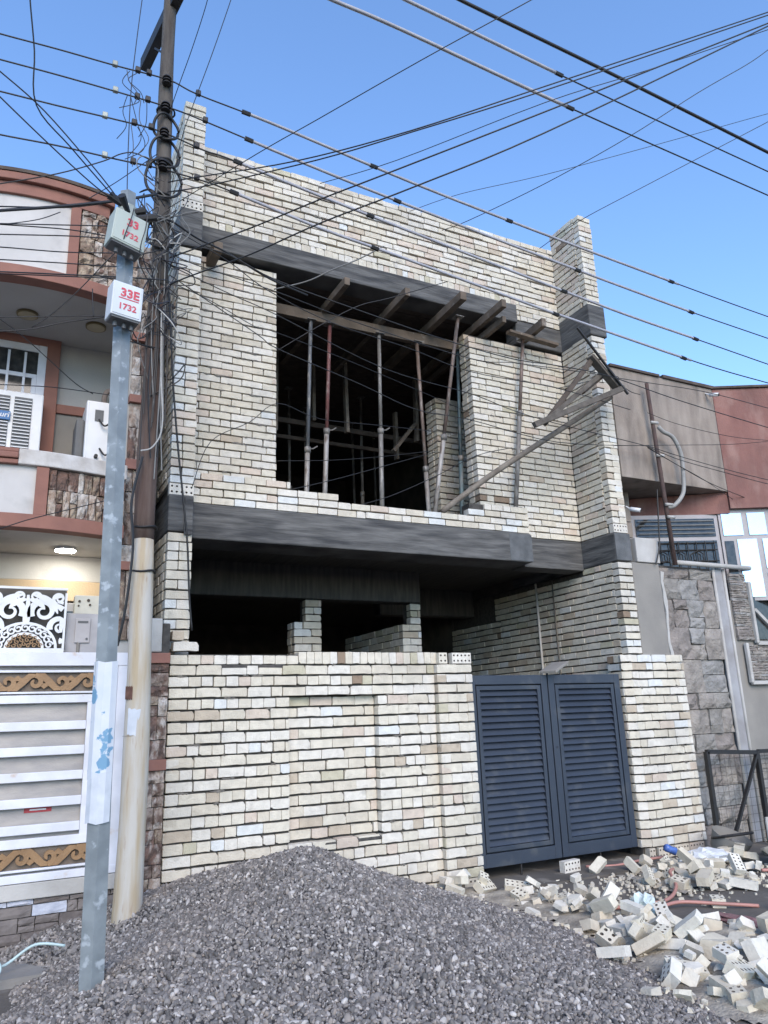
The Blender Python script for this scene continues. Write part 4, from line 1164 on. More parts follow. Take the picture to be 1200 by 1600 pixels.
# black fence
fn = thing("fence_panel", (8.6, 6.85, 0), "black steel fence panel with a diagonal brace and wire mesh", "fence")
FY = 6.84
MB().bar((7.79, FY, .02), (7.79, FY, 1.13), .05, .05, upv=(0, 1, 0)).build("fence_post", M_STEELD, fn)
MB().bar((7.79, FY, 1.13), (8.66, FY, 1.08), .05, .05).build("top_rail", M_STEELD, fn)
MB().bar((8.68, FY, .02), (8.68, FY, 1.10), .05, .05, upv=(0, 1, 0)).build("fence_post", M_STEELD, fn)
MB().bar((8.66, FY - .012, 1.06), (7.98, FY - .012, .04), .04, .03).build("brace", M_STEELD, fn)
MB().bar((8.71, FY, 1.09), (10.2, FY, 1.06), .045, .045).build("top_rail", M_STEELD, fn)
MB().bar((10.2, FY, .02), (10.2, FY, 1.09), .05, .05, upv=(0, 1, 0)).build("fence_post", M_STEELD, fn)
mb = MB()
for i in range(26):
    x = 7.83 + i * .092
    mb.tube([(x, FY + .02, .05), (x, FY + .02, 1.07)], .0018, 4, cap=False)
for j in range(11):
    z = .08 + j * .095
    mb.tube([(7.8, FY + .022, z), (10.15, FY + .022, z)], .0018, 4, cap=False)
tag(mb.build("wire_mesh", M_STEELD, fn), kind="stuff")

# ================================================================ POLES
tp = thing("timber_pole", (1.05, 6.5, .1), "tall weathered utility pole, pale below and dark brown above, beside the boundary wall", "utility pole")
PXc = 1.042
rg = random.Random(9)
def ptube(z0, z1, r0, r1, n=10):
    k = max(4, int((z1 - z0) / .25))
    pts, rs = [], []
    for i in range(k + 1):
        t = i / k
        z = z0 + (z1 - z0) * t
        pts.append((PXc + .012 * math.sin(z * 1.3), 6.5 + .01 * math.cos(z * 1.7), z))
        rs.append((r0 + (r1 - r0) * t) * (1 + .03 * math.sin(z * 5.1)))
    return pts, rs
p_, r_ = ptube(.05, 3.20, .110, .088); MB().tube(p_, r_, 18).build("pale_shaft", M_POLEL, tp, smooth=True)
p_, r_ = ptube(3.20, 5.6, .090, .084); MB().tube(p_, r_, 18).build("brown_shaft", M_POLED, tp, smooth=True)
p_, r_ = ptube(5.6, 9.6, .084, .060); MB().tube(p_, r_, 16).build("upper_shaft", M_POLEU, tp, smooth=True)
ca = MB()
A, B = Vector((.88, 7.36, 8.93)), Vector((1.22, 5.2, 9.0))
ca.bar(A, B, .012, .16); ca.bar(A + Vector((.045, 0, .075)), B + Vector((.045, 0, .075)), .09, .012); ca.bar(A + Vector((.045, 0, -.075)), B + Vector((.045, 0, -.075)), .09, .012)
ca.build("cross_arm", M_STEELD, tp)
MB().bar((.98, 6.95, 8.80), (1.05, 6.55, 8.35), .04, .02).build("arm_brace", M_STEELD, tp)
for z in (2.92, 3.30, 5.2, 6.3, 6.6, 7.0, 7.6):
    MB().tube([(PXc + (.094 if z < 5 else .086) * math.cos(a / 16 * 2 * math.pi), 6.5 + (.094 if z < 5 else .086) * math.sin(a / 16 * 2 * math.pi), z + .008 * math.sin(a)) for a in range(17)], .010, 6).build("wire_band", M_STEELD, tp)
for i, z in enumerate((7.90, 7.58, 7.27, 6.90)):
    s = MB()
    for k in range(3):
        s.tube([(PXc - .02, 6.40, z - .05 + .035 * k), (PXc - .02, 6.40, z - .025 + .035 * k)], [.045, .032], 12)
    s.tube([(PXc - .02, 6.46, z), (PXc - .02, 6.38, z)], .02, 8)
    s.build("shackle_insulator", M_STEELD, tp, smooth=False)
for z, rr in ((7.35, .12), (6.75, .17), (7.05, .14), (6.15, .13)):
    MB().tube(smooth_path([(PXc + rr * math.cos(a / 14 * 2 * math.pi), 6.42 + .03 * math.sin(a), z + rr * 1.25 * math.sin(a / 14 * 2 * math.pi)) for a in range(15)], 3), .014, 6).build("cable_coil", M_BLACK, tp, smooth=True)
MB().tube([(PXc + .106 * math.cos(a), 6.5 + .106 * math.sin(a), 1.60) for a in (-2.9, -2.6, -2.3, -2.0, -1.7, -1.4, -1.1, -.8)], .001, 4).build("nail_line", M_STEELD, tp)
def wrap(name, cx, cy, r, z0, z1, a0, a1, m, parent, n=12, tilt=0):
    mb = MB()
    for i in range(n + 1):
        a = a0 + (a1 - a0) * i / n
        dz = tilt * (i / n - .5) + .006 * math.sin(i * 2.1)
        for zz in (z0, z1):
            mb.v.append((cx + r * math.cos(a), cy + r * math.sin(a), zz + dz))
            mb.v.append((cx + (r - .002) * math.cos(a), cy + (r - .002) * math.sin(a), zz + dz))
    for i in range(n):
        a, b = 4 * i, 4 * i + 4
        mb.f += [(a, b, b + 2, a + 2), (a + 1, a + 3, b + 3, b + 1), (a, a + 1, b + 1, b), (a + 2, b + 2, b + 3, a + 3)]
    mb.m = [0] * len(mb.f)
    return mb.build(name, m, parent)
wrap("paper_notice", PXc, 6.5, .108, 1.60, 1.80, R(-135), R(-48), M_PAPER2, tp, tilt=-.02)
wrap("rusty_patch", PXc, 6.5, .1045, 1.88, 1.98, R(-160), R(-120), mat("rust_burn", (.08, .04, .03), (.14, .07, .05), scale=20, rough=.9), tp)
# tangle of service wires strapped to the pole
tg = thing("cable_tangle", (1.06, 6.4, 5.0), "messy tangle of black service cables strapped round the utility pole", "cables")
rg = random.Random(101)
for i in range(44):
    z0 = rg.uniform(5.0, 6.7)
    a0 = rg.uniform(0, 6.28)
    pts = []
    x, y, z = PXc + .1 * math.cos(a0), 6.42 + .08 * math.sin(a0), z0
    for k in range(rg.randrange(4, 7)):
        pts.append((x, y, z))
        x += rg.uniform(-.15, .17); y += rg.uniform(-.10, .05); z += rg.uniform(-.22, .20)
        x = min(max(x, .80), 1.34); y = min(max(y, 6.2), 6.45)
    pts.append((PXc + rg.uniform(-.08, .1), 6.41, z + rg.uniform(-.15, .15)))
    MB().tube(smooth_path(pts, 4), rg.choice((.004, .005, .006)), 5).build("cable", rg.choice((M_BLACK, M_BLACK, M_CABB, M_CABG)) if i % 15 else M_CEML, tg)
for i in range(12):
    x = PXc + rg.uniform(-.08, .07); z0 = rg.uniform(3.6, 4.4); z1 = rg.uniform(5.2, 6.0)
    MB().tube(smooth_path([(x, 6.385, z1), (x + rg.uniform(-.04, .04), 6.375, (z0 + z1) / 2), (x + rg.uniform(-.05, .05), 6.38, z0)], 5), .006, 5).build("cable", rg.choice((M_BLACK, M_CABG, M_STEELD)), tg)
MB().tube(smooth_path([(.97, 6.38, 3.9), (.90, 6.38, 3.5), (.93, 6.38, 3.1), (.90, 6.40, 2.6), (.86, 6.45, 2.3)], 5), .012, 6).build("cable", M_BLACK, tg)
MB().tube(smooth_path([(1.07, 6.38, 5.3), (1.09, 6.37, 4.7), (1.12, 6.37, 4.2), (1.05, 6.37, 4.0), (.95, 6.37, 3.95)], 5), .007, 6).build("cable", M_CEML, tg)

gpole = thing("steel_pole", (.60, 5.0, .1), "grey galvanised octagonal steel pole rising out of the gravel", "utility pole")
GX0, GX1, GTOP = .632, .565, 5.42
def gx(z): return GX0 + (GX1 - GX0) * (z - .2) / 5.2
MB().tube([(gx(0), 5.0, 0), (gx(2), 5.0, 2), (gx(4), 5.0, 4), (gx(GTOP), 5.0, GTOP)], [.076, .071, .066, .061], 6, ph=R(23)).build("shaft", M_GALV, gpole)
MB().tube([(gx(5.22), 5.0, 5.20), (gx(5.3), 5.0, 5.30)], .068, 12).build("collar", M_PORC, gpole)
for dx, dy, z in ((-.13, -.03, 5.28), (-.10, .03, 5.36), (.12, -.02, 5.24), (-.06, -.1, 5.20), (.20, -.04, 5.18)):
    MB().tube([(.56, 5.0 + dy, z), (.56 + dx, 5.0 + dy * 2, z + .05)], [.018, .030], 8).build("cable_clamp", M_BLACK, gpole)
wrap("poster", gx(1.6), 5.0, .0775, 1.38, 2.06, R(-172), R(-42), M_PAPER, gpole, n=4)
wrap("paper_sheet", gx(1.4), 5.0, .0795, 1.14, 1.42, R(-165), R(-48), M_PAPER2, gpole, n=4)
def pole_box(loc, w_, h_, d_, m, label, l1, l2, under, rot):
    """meter box strapped to the pole; loc is the centre of its front face"""
    t = thing("meter_box", loc, label, "meter box", "meter boxes on the steel pole")
    L = Vector(loc)
    b = MB().box(L.x - w_ / 2, L.x + w_ / 2, L.y, L.y + d_, L.z - h_ / 2, L.z + h_ / 2).build("casing", m, t, bevel=.006)
    MB().box(L.x - w_ / 2 + .012, L.x + w_ / 2 - .012, L.y - .004, L.y + .001, L.z - h_ / 2 + .012, L.z + h_ / 2 - .012).build("lid", m, t, bevel=.003)
    MB().box(L.x - w_ / 2 + .01, L.x + w_ / 2 - .01, L.y + .01, L.y + d_ - .01, L.z - h_ / 2 - .012, L.z - h_ / 2 + .002).build("base", M_GRILL, t)
    a = text_obj(l1, .085, M_REDP, t, (L.x + .012, L.y - .006, L.z + .022), (R(90), 0, 0), bold=.003)
    c_ = text_obj(l2, .062, M_REDP, t, (L.x + .002, L.y - .006, L.z - .075), (R(90), 0, 0), bold=.0015)
    if under:
        MB().box(L.x - .06, L.x + .075, L.y - .0062, L.y - .0042, L.z + .003, L.z + .010).build("underline", M_REDP, t)
    for dx in (-.05, .01, .06):
        MB().tube([(L.x + dx, L.y + d_ / 2, L.z - h_ / 2 - .012), (L.x + dx, L.y + d_ / 2, L.z - h_ / 2 - .05)], .014, 8).build("gland", M_GRILL, t)
    t.rotation_euler = rot
    return t
pole_box((.580, 4.80, 4.445), .205, .255, .13, M_BOXW, "pale grey meter box with bold red 33E 1732 on the steel pole", "33E", "1732", True, (0, R(2), R(10)))
pole_box((.570, 4.80, 4.995), .235, .27, .13, M_BOXG, "greenish grey meter box with faded red 33 1732 at the top of the steel pole", "33", "1732", False, (R(-4), R(7), R(14)))
MB().tube(smooth_path([(.585, 4.79, 5.16), (.565, 4.77, 5.05), (.535, 4.77, 4.93), (.52, 4.80, 4.84)], 5), .004, 5).build("loose_cable", M_BLACK, gpole)
MB().tube(smooth_path([(.68, 4.79, 5.14), (.665, 4.77, 5.0), (.645, 4.77, 4.90), (.64, 4.80, 4.83)], 5), .004, 5).build("loose_cable", M_BLACK, gpole)

# ================================================================ OVERHEAD WIRES
WIRES = [
('street', 0.008, [(-0.67, 6.42, 7.82), (-0.47, 6.42, 7.82), (0.02, 6.42, 7.86), (0.53, 6.42, 7.89), (1.04, 6.42, 7.93), (1.34, 6.42, 7.87), (2.16, 6.42, 7.81), (3.91, 6.42, 7.62), (5.81, 6.42, 7.48), (8.22, 6.42, 7.34), (9.88, 6.42, 7.26), (11.23, 6.42, 7.22)]),
('street', 0.008, [(-0.65, 6.42, 7.53), (-0.44, 6.42, 7.54), (0.04, 6.42, 7.57), (0.55, 6.42, 7.59), (1.04, 6.42, 7.6), (1.42, 6.42, 7.57), (2.54, 6.42, 7.43), (3.69, 6.42, 7.31), (5.67, 6.42, 7.14), (6.98, 6.42, 7.04), (8.16, 6.42, 6.96), (9.79, 6.42, 6.88), (11.11, 6.42, 6.81)]),
('street', 0.008, [(-0.61, 6.42, 7.18), (-0.41, 6.42, 7.2), (0.06, 6.42, 7.23), (0.57, 6.42, 7.27), (0.98, 6.42, 7.29), (1.42, 6.42, 7.22), (1.67, 6.42, 7.21), (2.52, 6.42, 7.1), (3.67, 6.42, 6.97), (5.63, 6.42, 6.76), (6.98, 6.42, 6.63), (8.28, 6.42, 6.54), (9.68, 6.42, 6.44), (10.98, 6.42, 6.36)]),
('street', 0.008, [(-0.57, 6.42, 6.75), (-0.37, 6.42, 6.75), (0.09, 6.42, 6.8), (0.59, 6.42, 6.83), (0.98, 6.42, 6.86), (1.43, 6.42, 6.86), (1.63, 6.42, 6.84), (2.68, 6.42, 6.68), (3.65, 6.42, 6.59), (5.59, 6.42, 6.39), (5.96, 6.42, 6.36), (8.22, 6.42, 6.18), (9.6, 6.42, 6.13), (10.9, 6.42, 6.11)]),
('high', 0.009, [(1.81, 5.2, 8.3), (2.32, 5.2, 8.29), (3.08, 5.2, 8.28), (5.14, 5.2, 8.17), (8.47, 5.2, 8.07), (9.65, 5.2, 8.03)]),
('high', 0.009, [(2.6, 5.2, 8.73), (3.14, 5.2, 8.69), (3.55, 5.2, 8.67), (5.66, 5.2, 8.56), (8.57, 5.2, 8.47), (9.76, 5.2, 8.43)]),
('high', 0.01, [(3.19, 5.2, 9.07), (3.81, 5.2, 9.02), (5.96, 5.2, 8.94), (8.66, 5.2, 8.8), (9.86, 5.2, 8.74)]),
('rise', 0.006, [(1.07, 6.35, 6.68), (1.31, 6.05, 6.6), (1.99, 5.32, 6.45), (2.77, 4.65, 6.51), (3.75, 4.03, 6.82), (5.92, 3.3, 7.91), (6.42, 3.2, 8.21)]),
('rise', 0.006, [(1.07, 6.35, 6.57), (1.39, 5.96, 6.47), (2.15, 5.16, 6.4), (2.76, 4.64, 6.48), (3.75, 4.03, 6.78), (5.91, 3.3, 7.87), (6.4, 3.2, 8.15)]),
('rise', 0.007, [(1.12, 6.35, 5.87), (1.67, 5.66, 5.89), (2.14, 5.15, 5.98), (2.63, 4.72, 6.11), (3.72, 4.02, 6.54), (5.88, 3.3, 7.76), (6.38, 3.2, 8.08)]),
('rise', 0.007, [(1.13, 6.35, 5.59), (1.28, 6.14, 5.6), (1.68, 5.66, 5.63), (2.14, 5.16, 5.75), (2.8, 4.6, 5.94), (3.71, 4.04, 6.34), (5.88, 3.3, 7.73), (6.39, 3.2, 8.1)]),
('rise', 0.004, [(1.08, 6.35, 6.39), (1.59, 5.22, 6.3), (1.93, 4.64, 6.31), (2.48, 3.93, 6.46), (3.12, 3.38, 6.77), (3.41, 3.2, 6.96)]),
('rise', 0.004, [(2.64, 6.35, 7.18), (3.13, 5.54, 7.02), (4.1, 4.42, 7.13), (4.88, 3.89, 7.34), (6.04, 3.4, 7.86)]),
('drop', 0.005, [(6.3, 7.2, 7.93), (6.65, 6.74, 8.17), (7.27, 6.18, 8.49), (8.9, 5.26, 9.44), (9.61, 5.0, 9.9)]),
('drop', 0.004, [(4.4, 7.5, 8.16), (4.92, 7.04, 8.27), (5.82, 6.43, 8.41), (7.22, 5.73, 8.84), (8.81, 5.19, 9.48), (9.59, 5.0, 9.81)]),
('drop', 0.005, [(4.89, 7.5, 8.01), (5.06, 7.13, 7.96), (5.59, 6.19, 8.02), (6.25, 5.39, 8.31), (6.91, 4.84, 8.75), (7.47, 4.53, 9.12), (7.73, 4.4, 9.33)]),
('left', 0.005, [(-0.18, 4.2, 6.16), (-0.17, 4.25, 6.07), (-0.12, 4.39, 5.83), (-0.08, 4.54, 5.56), (0.15, 4.71, 5.45), (0.45, 4.92, 5.32), (0.56, 5.0, 5.28)]),
('left', 0.005, [(-0.43, 4.6, 5.86), (-0.31, 4.65, 5.83), (-0.03, 4.76, 5.72), (0.33, 4.92, 5.49), (0.5, 5.0, 5.36)]),
('left', 0.005, [(-0.41, 4.6, 5.7), (-0.3, 4.65, 5.64), (0.03, 4.8, 5.49), (0.34, 4.93, 5.36), (0.52, 5.0, 5.33)]),
('thin', 0.004, [(0.66, 5.6, 8.12), (0.64, 5.54, 7.83), (0.6, 5.41, 7.2), (0.57, 5.29, 6.62), (0.56, 5.14, 5.94), (0.56, 5.03, 5.46), (0.57, 5.0, 5.32)]),
('thin', 0.004, [(1.21, 5.4, 8.18), (1.2, 5.56, 8.05), (1.15, 5.86, 7.83), (1.1, 6.12, 7.66), (1.06, 6.35, 7.52)]),
('thin', 0.004, [(1.44, 5.4, 8.3), (1.4, 5.5, 8.09), (1.3, 5.73, 7.67), (1.19, 5.97, 7.25), (1.14, 6.12, 7.03), (1.11, 6.35, 6.69)]),
('left', 0.006, [(-0.47, 6.4, 6.16), (-0.33, 6.4, 6.24), (0.11, 6.4, 6.49), (0.48, 6.4, 6.75), (0.64, 6.4, 6.89), (0.77, 6.4, 6.94), (0.97, 6.4, 6.89)]),
('thin', 0.004, [(0.34, 5.6, 5.74), (0.55, 5.84, 6.13), (0.75, 6.08, 6.53), (0.95, 6.3, 6.92)]),
('low', 0.013, [(-0.39, 5.6, 5.38), (-0.27, 5.63, 5.46), (0.08, 5.72, 5.66), (0.41, 5.79, 5.85), (0.64, 5.84, 5.99), (0.9, 5.9, 6.17)]),
('low', 0.006, [(-0.4, 5.6, 5.43), (-0.27, 5.65, 5.51), (0.17, 5.8, 5.74), (0.47, 5.9, 5.94)]),
('low', 0.005, [(-0.38, 5.6, 5.3), (-0.26, 5.63, 5.35), (0.13, 5.73, 5.52), (0.56, 5.83, 5.7), (0.89, 5.9, 5.83)]),
('low', 0.004, [(-0.38, 5.6, 5.3), (-0.26, 5.67, 5.37), (-0.01, 5.81, 5.58), (0.15, 5.9, 5.76)]),
('low', 0.005, [(-0.38, 5.6, 5.3), (-0.26, 5.64, 5.35), (0.23, 5.8, 5.55), (0.58, 5.9, 5.64)]),
('low', 0.005, [(-0.37, 5.6, 5.21), (-0.25, 5.63, 5.26), (0.23, 5.75, 5.46), (0.54, 5.82, 5.57), (0.9, 5.9, 5.71)]),
('low', 0.005, [(-0.36, 5.6, 5.1), (-0.24, 5.64, 5.16), (0.18, 5.78, 5.32), (0.57, 5.9, 5.49)]),
('low', 0.005, [(-0.36, 5.6, 5.0), (-0.23, 5.63, 5.05), (0.2, 5.74, 5.2), (0.52, 5.81, 5.3), (0.91, 5.9, 5.43)]),
('low', 0.006, [(-0.35, 5.6, 4.9), (-0.22, 5.63, 4.95), (0.16, 5.72, 5.08), (0.6, 5.81, 5.22), (1.03, 5.9, 5.35)]),
('low', 0.005, [(-0.35, 5.6, 4.89), (-0.22, 5.64, 4.94), (0.17, 5.76, 5.09), (0.66, 5.9, 5.27)]),
('low', 0.005, [(-0.3, 5.6, 4.41), (-0.18, 5.57, 4.44), (0.02, 5.53, 4.48), (0.23, 5.49, 4.56), (0.52, 5.43, 4.64), (0.66, 5.4, 4.68)]),
('low', 0.004, [(-0.31, 5.6, 4.54), (-0.19, 5.57, 4.55), (0.06, 5.51, 4.58), (0.52, 5.4, 4.63)]),
('low', 0.004, [(0.02, 5.6, 4.53), (0.14, 5.54, 4.63), (0.3, 5.45, 4.81), (0.45, 5.36, 5.01), (0.55, 5.3, 5.14)]),
('low', 0.004, [(-0.29, 6.0, 4.78), (-0.21, 6.04, 4.78), (-0.01, 6.13, 4.69), (0.19, 6.24, 4.58), (0.4, 6.34, 4.46), (0.54, 6.4, 4.42)]),
('low', 0.004, [(-0.24, 6.0, 4.21), (-0.16, 6.04, 4.23), (0.21, 6.2, 4.34), (0.56, 6.35, 4.41), (0.69, 6.4, 4.43)]),
('low', 0.004, [(-0.14, 6.0, 3.07), (-0.06, 6.03, 3.1), (0.11, 6.08, 3.19), (0.28, 6.14, 3.27), (0.66, 6.26, 3.44), (0.81, 6.3, 3.51)]),
('low', 0.004, [(0.4, 5.4, 4.83), (0.41, 5.4, 4.7), (0.42, 5.4, 4.6)]),
('mid', 0.011, [(1.09, 6.38, 6.29), (1.17, 6.41, 6.29), (1.41, 6.49, 6.24), (1.68, 6.58, 6.24), (1.99, 6.68, 6.19), (2.29, 6.78, 6.16), (2.7, 6.9, 6.16)]),
('mid', 0.005, [(1.11, 6.4, 6.23), (1.33, 6.41, 6.16), (1.71, 6.44, 6.03), (2.12, 6.47, 5.83), (2.83, 6.51, 5.65), (3.76, 6.56, 5.57), (4.57, 6.6, 5.46), (5.87, 6.65, 5.5), (7.11, 6.7, 5.43)]),
('mid', 0.005, [(1.12, 6.4, 5.95), (1.4, 6.42, 5.9), (2.19, 6.48, 5.85), (3.14, 6.55, 5.74), (4.61, 6.64, 5.65), (5.23, 6.67, 5.73), (5.95, 6.7, 5.8), (6.93, 6.75, 5.89)]),
('mid', 0.006, [(1.12, 6.4, 6.06), (1.63, 6.38, 6.08), (2.15, 6.37, 5.91), (3.04, 6.34, 5.76), (4.02, 6.31, 5.62), (4.94, 6.29, 5.55), (5.57, 6.28, 5.58), (6.35, 6.26, 5.58), (7.49, 6.24, 5.44), (9.12, 6.22, 5.3), (10.17, 6.2, 5.23)]),
('mid', 0.005, [(1.13, 6.4, 5.82), (1.72, 6.45, 5.69), (2.19, 6.49, 5.6), (3.44, 6.58, 5.28), (4.58, 6.65, 5.21), (5.18, 6.69, 5.12), (5.87, 6.72, 5.06), (7.13, 6.79, 5.02), (7.44, 6.8, 5.0)]),
('mid', 0.005, [(1.13, 6.4, 5.72), (1.99, 6.48, 5.34), (2.22, 6.5, 5.23), (3.13, 6.56, 5.04), (3.83, 6.61, 4.88), (4.56, 6.66, 4.89), (5.85, 6.73, 4.82), (7.45, 6.8, 5.01)]),
('mid', 0.004, [(1.13, 6.4, 5.65), (1.55, 6.5, 5.6), (2.03, 6.62, 5.49), (2.28, 6.67, 5.5), (3.28, 6.88, 5.43), (4.94, 7.2, 5.24)]),
('mid', 0.005, [(2.39, 7.0, 5.48), (2.84, 6.89, 5.82), (3.26, 6.79, 6.1), (3.62, 6.73, 6.25), (4.34, 6.6, 6.57)]),
('grey', 0.008, [(2.45, 7.3, 6.4), (2.79, 7.15, 6.5), (3.06, 7.03, 6.65), (3.34, 6.91, 6.79), (3.62, 6.8, 6.97)]),
('mid', 0.004, [(2.58, 7.55, 4.44), (3.27, 7.6, 4.55), (3.96, 7.65, 4.7), (4.71, 7.7, 4.89)]),
('mid', 0.005, [(2.72, 7.5, 4.11), (3.25, 7.57, 4.3), (3.96, 7.66, 4.58), (4.74, 7.75, 4.89)]),
('mid', 0.005, [(3.47, 7.45, 3.98), (3.93, 7.47, 4.15), (4.57, 7.5, 4.47), (5.22, 7.53, 4.83), (5.8, 7.55, 5.02)]),
('mid', 0.004, [(1.45, 6.6, 3.75), (1.63, 6.7, 4.24), (2.03, 6.79, 4.53), (2.35, 6.86, 4.81), (2.85, 6.95, 4.75), (3.69, 7.1, 4.85), (4.99, 7.3, 4.99)]),
('rightw', 0.005, [(7.45, 6.8, 5.01), (7.88, 6.7, 4.89), (8.55, 6.57, 4.75), (9.25, 6.44, 4.63), (10.11, 6.3, 4.51)]),
('rightw', 0.005, [(7.44, 6.8, 5.0), (7.87, 6.7, 4.84), (8.54, 6.57, 4.7), (9.24, 6.44, 4.57), (10.09, 6.3, 4.45)]),
('rightw', 0.005, [(7.44, 6.8, 4.99), (8.01, 6.83, 4.81), (8.63, 6.87, 4.64), (9.35, 6.9, 4.51)]),
('rightw', 0.004, [(7.44, 6.8, 4.98), (7.89, 6.83, 4.85), (8.51, 6.86, 4.67), (9.08, 6.9, 4.46)]),
('rightw', 0.005, [(6.88, 6.7, 5.85), (7.28, 6.63, 5.83), (8.28, 6.47, 5.79), (9.35, 6.32, 5.66), (10.26, 6.2, 5.54)]),
('rightw', 0.004, [(7.58, 6.85, 5.52), (8.03, 6.75, 5.38), (8.83, 6.61, 5.27), (9.49, 6.5, 5.26)]),
('rightw', 0.004, [(6.96, 6.9, 4.98), (7.88, 6.78, 5.07), (8.9, 6.67, 5.18), (9.63, 6.6, 5.3)]),
('rightw', 0.005, [(5.95, 6.75, 5.55), (7.0, 6.81, 5.93), (7.08, 6.82, 5.87), (7.3, 6.84, 5.78), (7.49, 6.85, 5.77)]),
('pier', 0.01, [(1.2, 6.9, 6.03), (1.25, 6.92, 5.55), (1.31, 6.96, 4.89), (1.39, 7.0, 4.24), (1.46, 7.02, 3.75), (1.52, 7.05, 3.32), (1.56, 7.08, 2.84), (1.6, 7.1, 2.51)]),
]
LAB = {
 'street': ("street power line with a grey sleeve, tied to the tall utility pole", "power line", "four street lines on the utility pole"),
 'high': ("high power line with a dark sleeve running above the parapet", "power line", "three high lines above the roof"),
 'rise': ("black service wire rising from the utility pole across the sky", "wire", "service wires rising across the street"),
 'drop': ("thin wire running from the parapet out into the sky", "wire", "wires leaving the parapet"),
 'left': ("slack black wire in the sky running down to the top of the steel pole", "wire", "wires meeting at the steel pole"),
 'thin': ("thin hanging wire beside the utility pole head", "wire", "thin wires at the pole head"),
 'low': ("black wire strung across the front of the white plastered house", "wire", "wires in front of the white house"),
 'mid': ("black wire strung across the front of the unfinished house", "wire", "wires across the unfinished facade"),
 'grey': ("pale grey cable hanging across the upper beam of the unfinished house", "wire", None),
 'rightw': ("wire strung past the iron mast in front of the brown rendered house", "wire", "wires at the iron mast"),
 'pier': ("thick black cable hanging down the left brick pier", "cable", None)}
SLEEVE = {0: (1.75, 8.2), 1: (1.75, 8.3), 2: (1.70, 8.35), 3: (1.65, 8.2)}
def clip_path(p, a, b): return [q for q in p if a <= q.x <= b]
si = hi = 0
for kind, r_, pts in WIRES:
    P = [Vector(p) for p in pts]
    path = smooth_path(P, 5)
    if kind in ('street', 'high', 'rise', 'drop'):
        path.append(path[-1] + (path[-1] - path[-2]).normalized() * 5)
    if kind in ('street', 'high', 'left') or (kind == 'low' and pts[0][0] < -.1):
        path.insert(0, path[0] + (path[0] - path[1]).normalized() * (4 if kind != 'high' else 6))
    lab, cat, grp = LAB[kind]
    if kind == 'street': lab = ('top', 'second from top', 'third from top', 'lowest')[si] + ' of the four sleeved street lines on the tall utility pole'
    if kind == 'low':
        z_ = max(p[2] for p in pts)
        lab = 'thick black cable bundle strung across the cornice of the white plastered house' if r_ > .01 else ('black wire strung across the white upper panel of the plastered house' if z_ > 5.15 else 'black wire strung below the round soffit lamps of the plastered house' if z_ > 4.6 else 'thin wire strung past the outdoor air conditioner of the plastered house' if z_ > 4.0 else 'thin wire strung across the stone-clad lower balcony')
    if kind == 'high': lab = ('lowest', 'middle', 'top')[hi] + ' of the three high sleeved lines passing above the parapet'; hi += 1
    t = thing("overhead_wire", P[0], lab, cat, grp)
    MB().tube(path, r_, 5).build("conductor", M_CABG if kind == 'grey' else M_BLACK, t, smooth=True)
    if kind == 'street':
        a, b = SLEEVE[si]
        sp = clip_path(smooth_path(P, 12), a, b)
        MB().tube(sp, .0165, 7).build("sleeve", M_SLEEVE, t, smooth=True)
        for f in (.0, .33, .64, 1.0):
            q = sp[min(int(f * (len(sp) - 1)), len(sp) - 2)]
            q2 = q + (sp[1] - sp[0]).normalized() * .09
            MB().tube([q, q2], .024, 6).build("tape_joint", M_BLACK, t)
        for x in (.50, .72, .90, 1.36):
            q = min(path, key=lambda v: abs(v.x - x))
            if x > 1.2 or si < 4:
                MB().box(q.x - .025, q.x + .025, q.y - .022, q.y + .022, q.z - .01, q.z + .045).build("connector", M_PORC if x < .6 else M_STEELD, t, bevel=.008)
        si += 1
    if kind == 'high':
        e = {.009: (2.2, 5.2), .010: (2.0, 9.9)}[r_]
        sp = clip_path(smooth_path(P, 12), *e)
        if len(sp) > 2:
            MB().tube(sp, .020, 7).build("sleeve", M_STEELD if r_ > .0095 else M_SLEEVE, t, smooth=True)
            MB().tube([sp[-1], sp[-1] + (sp[-1] - sp[-2]).normalized() * .10], .024, 6).build("tape_joint", M_BLACK, t)
# jumper loops between the street lines at the pole
rg = random.Random(55)
for i in range(9):
    x = rg.uniform(.62, .86)
    z0 = rg.choice((7.88, 7.58, 7.26)); z1 = z0 - rg.uniform(.3, .7)
    pts = [(x, 6.42, z0), (x + rg.uniform(-.12, .08), 6.40, z0 * .6 + z1 * .4), (x + rg.uniform(-.05, .14), 6.40, z0 * .3 + z1 * .7), (x + rg.uniform(-.1, .15), 6.42, z1)]
    tag(MB().tube(smooth_path(pts, 6), .004, 5).build("jumper_wire", M_BLACK, None), "thin curling jumper wire between the street lines at the pole", "wire", "jumper wires at the pole")

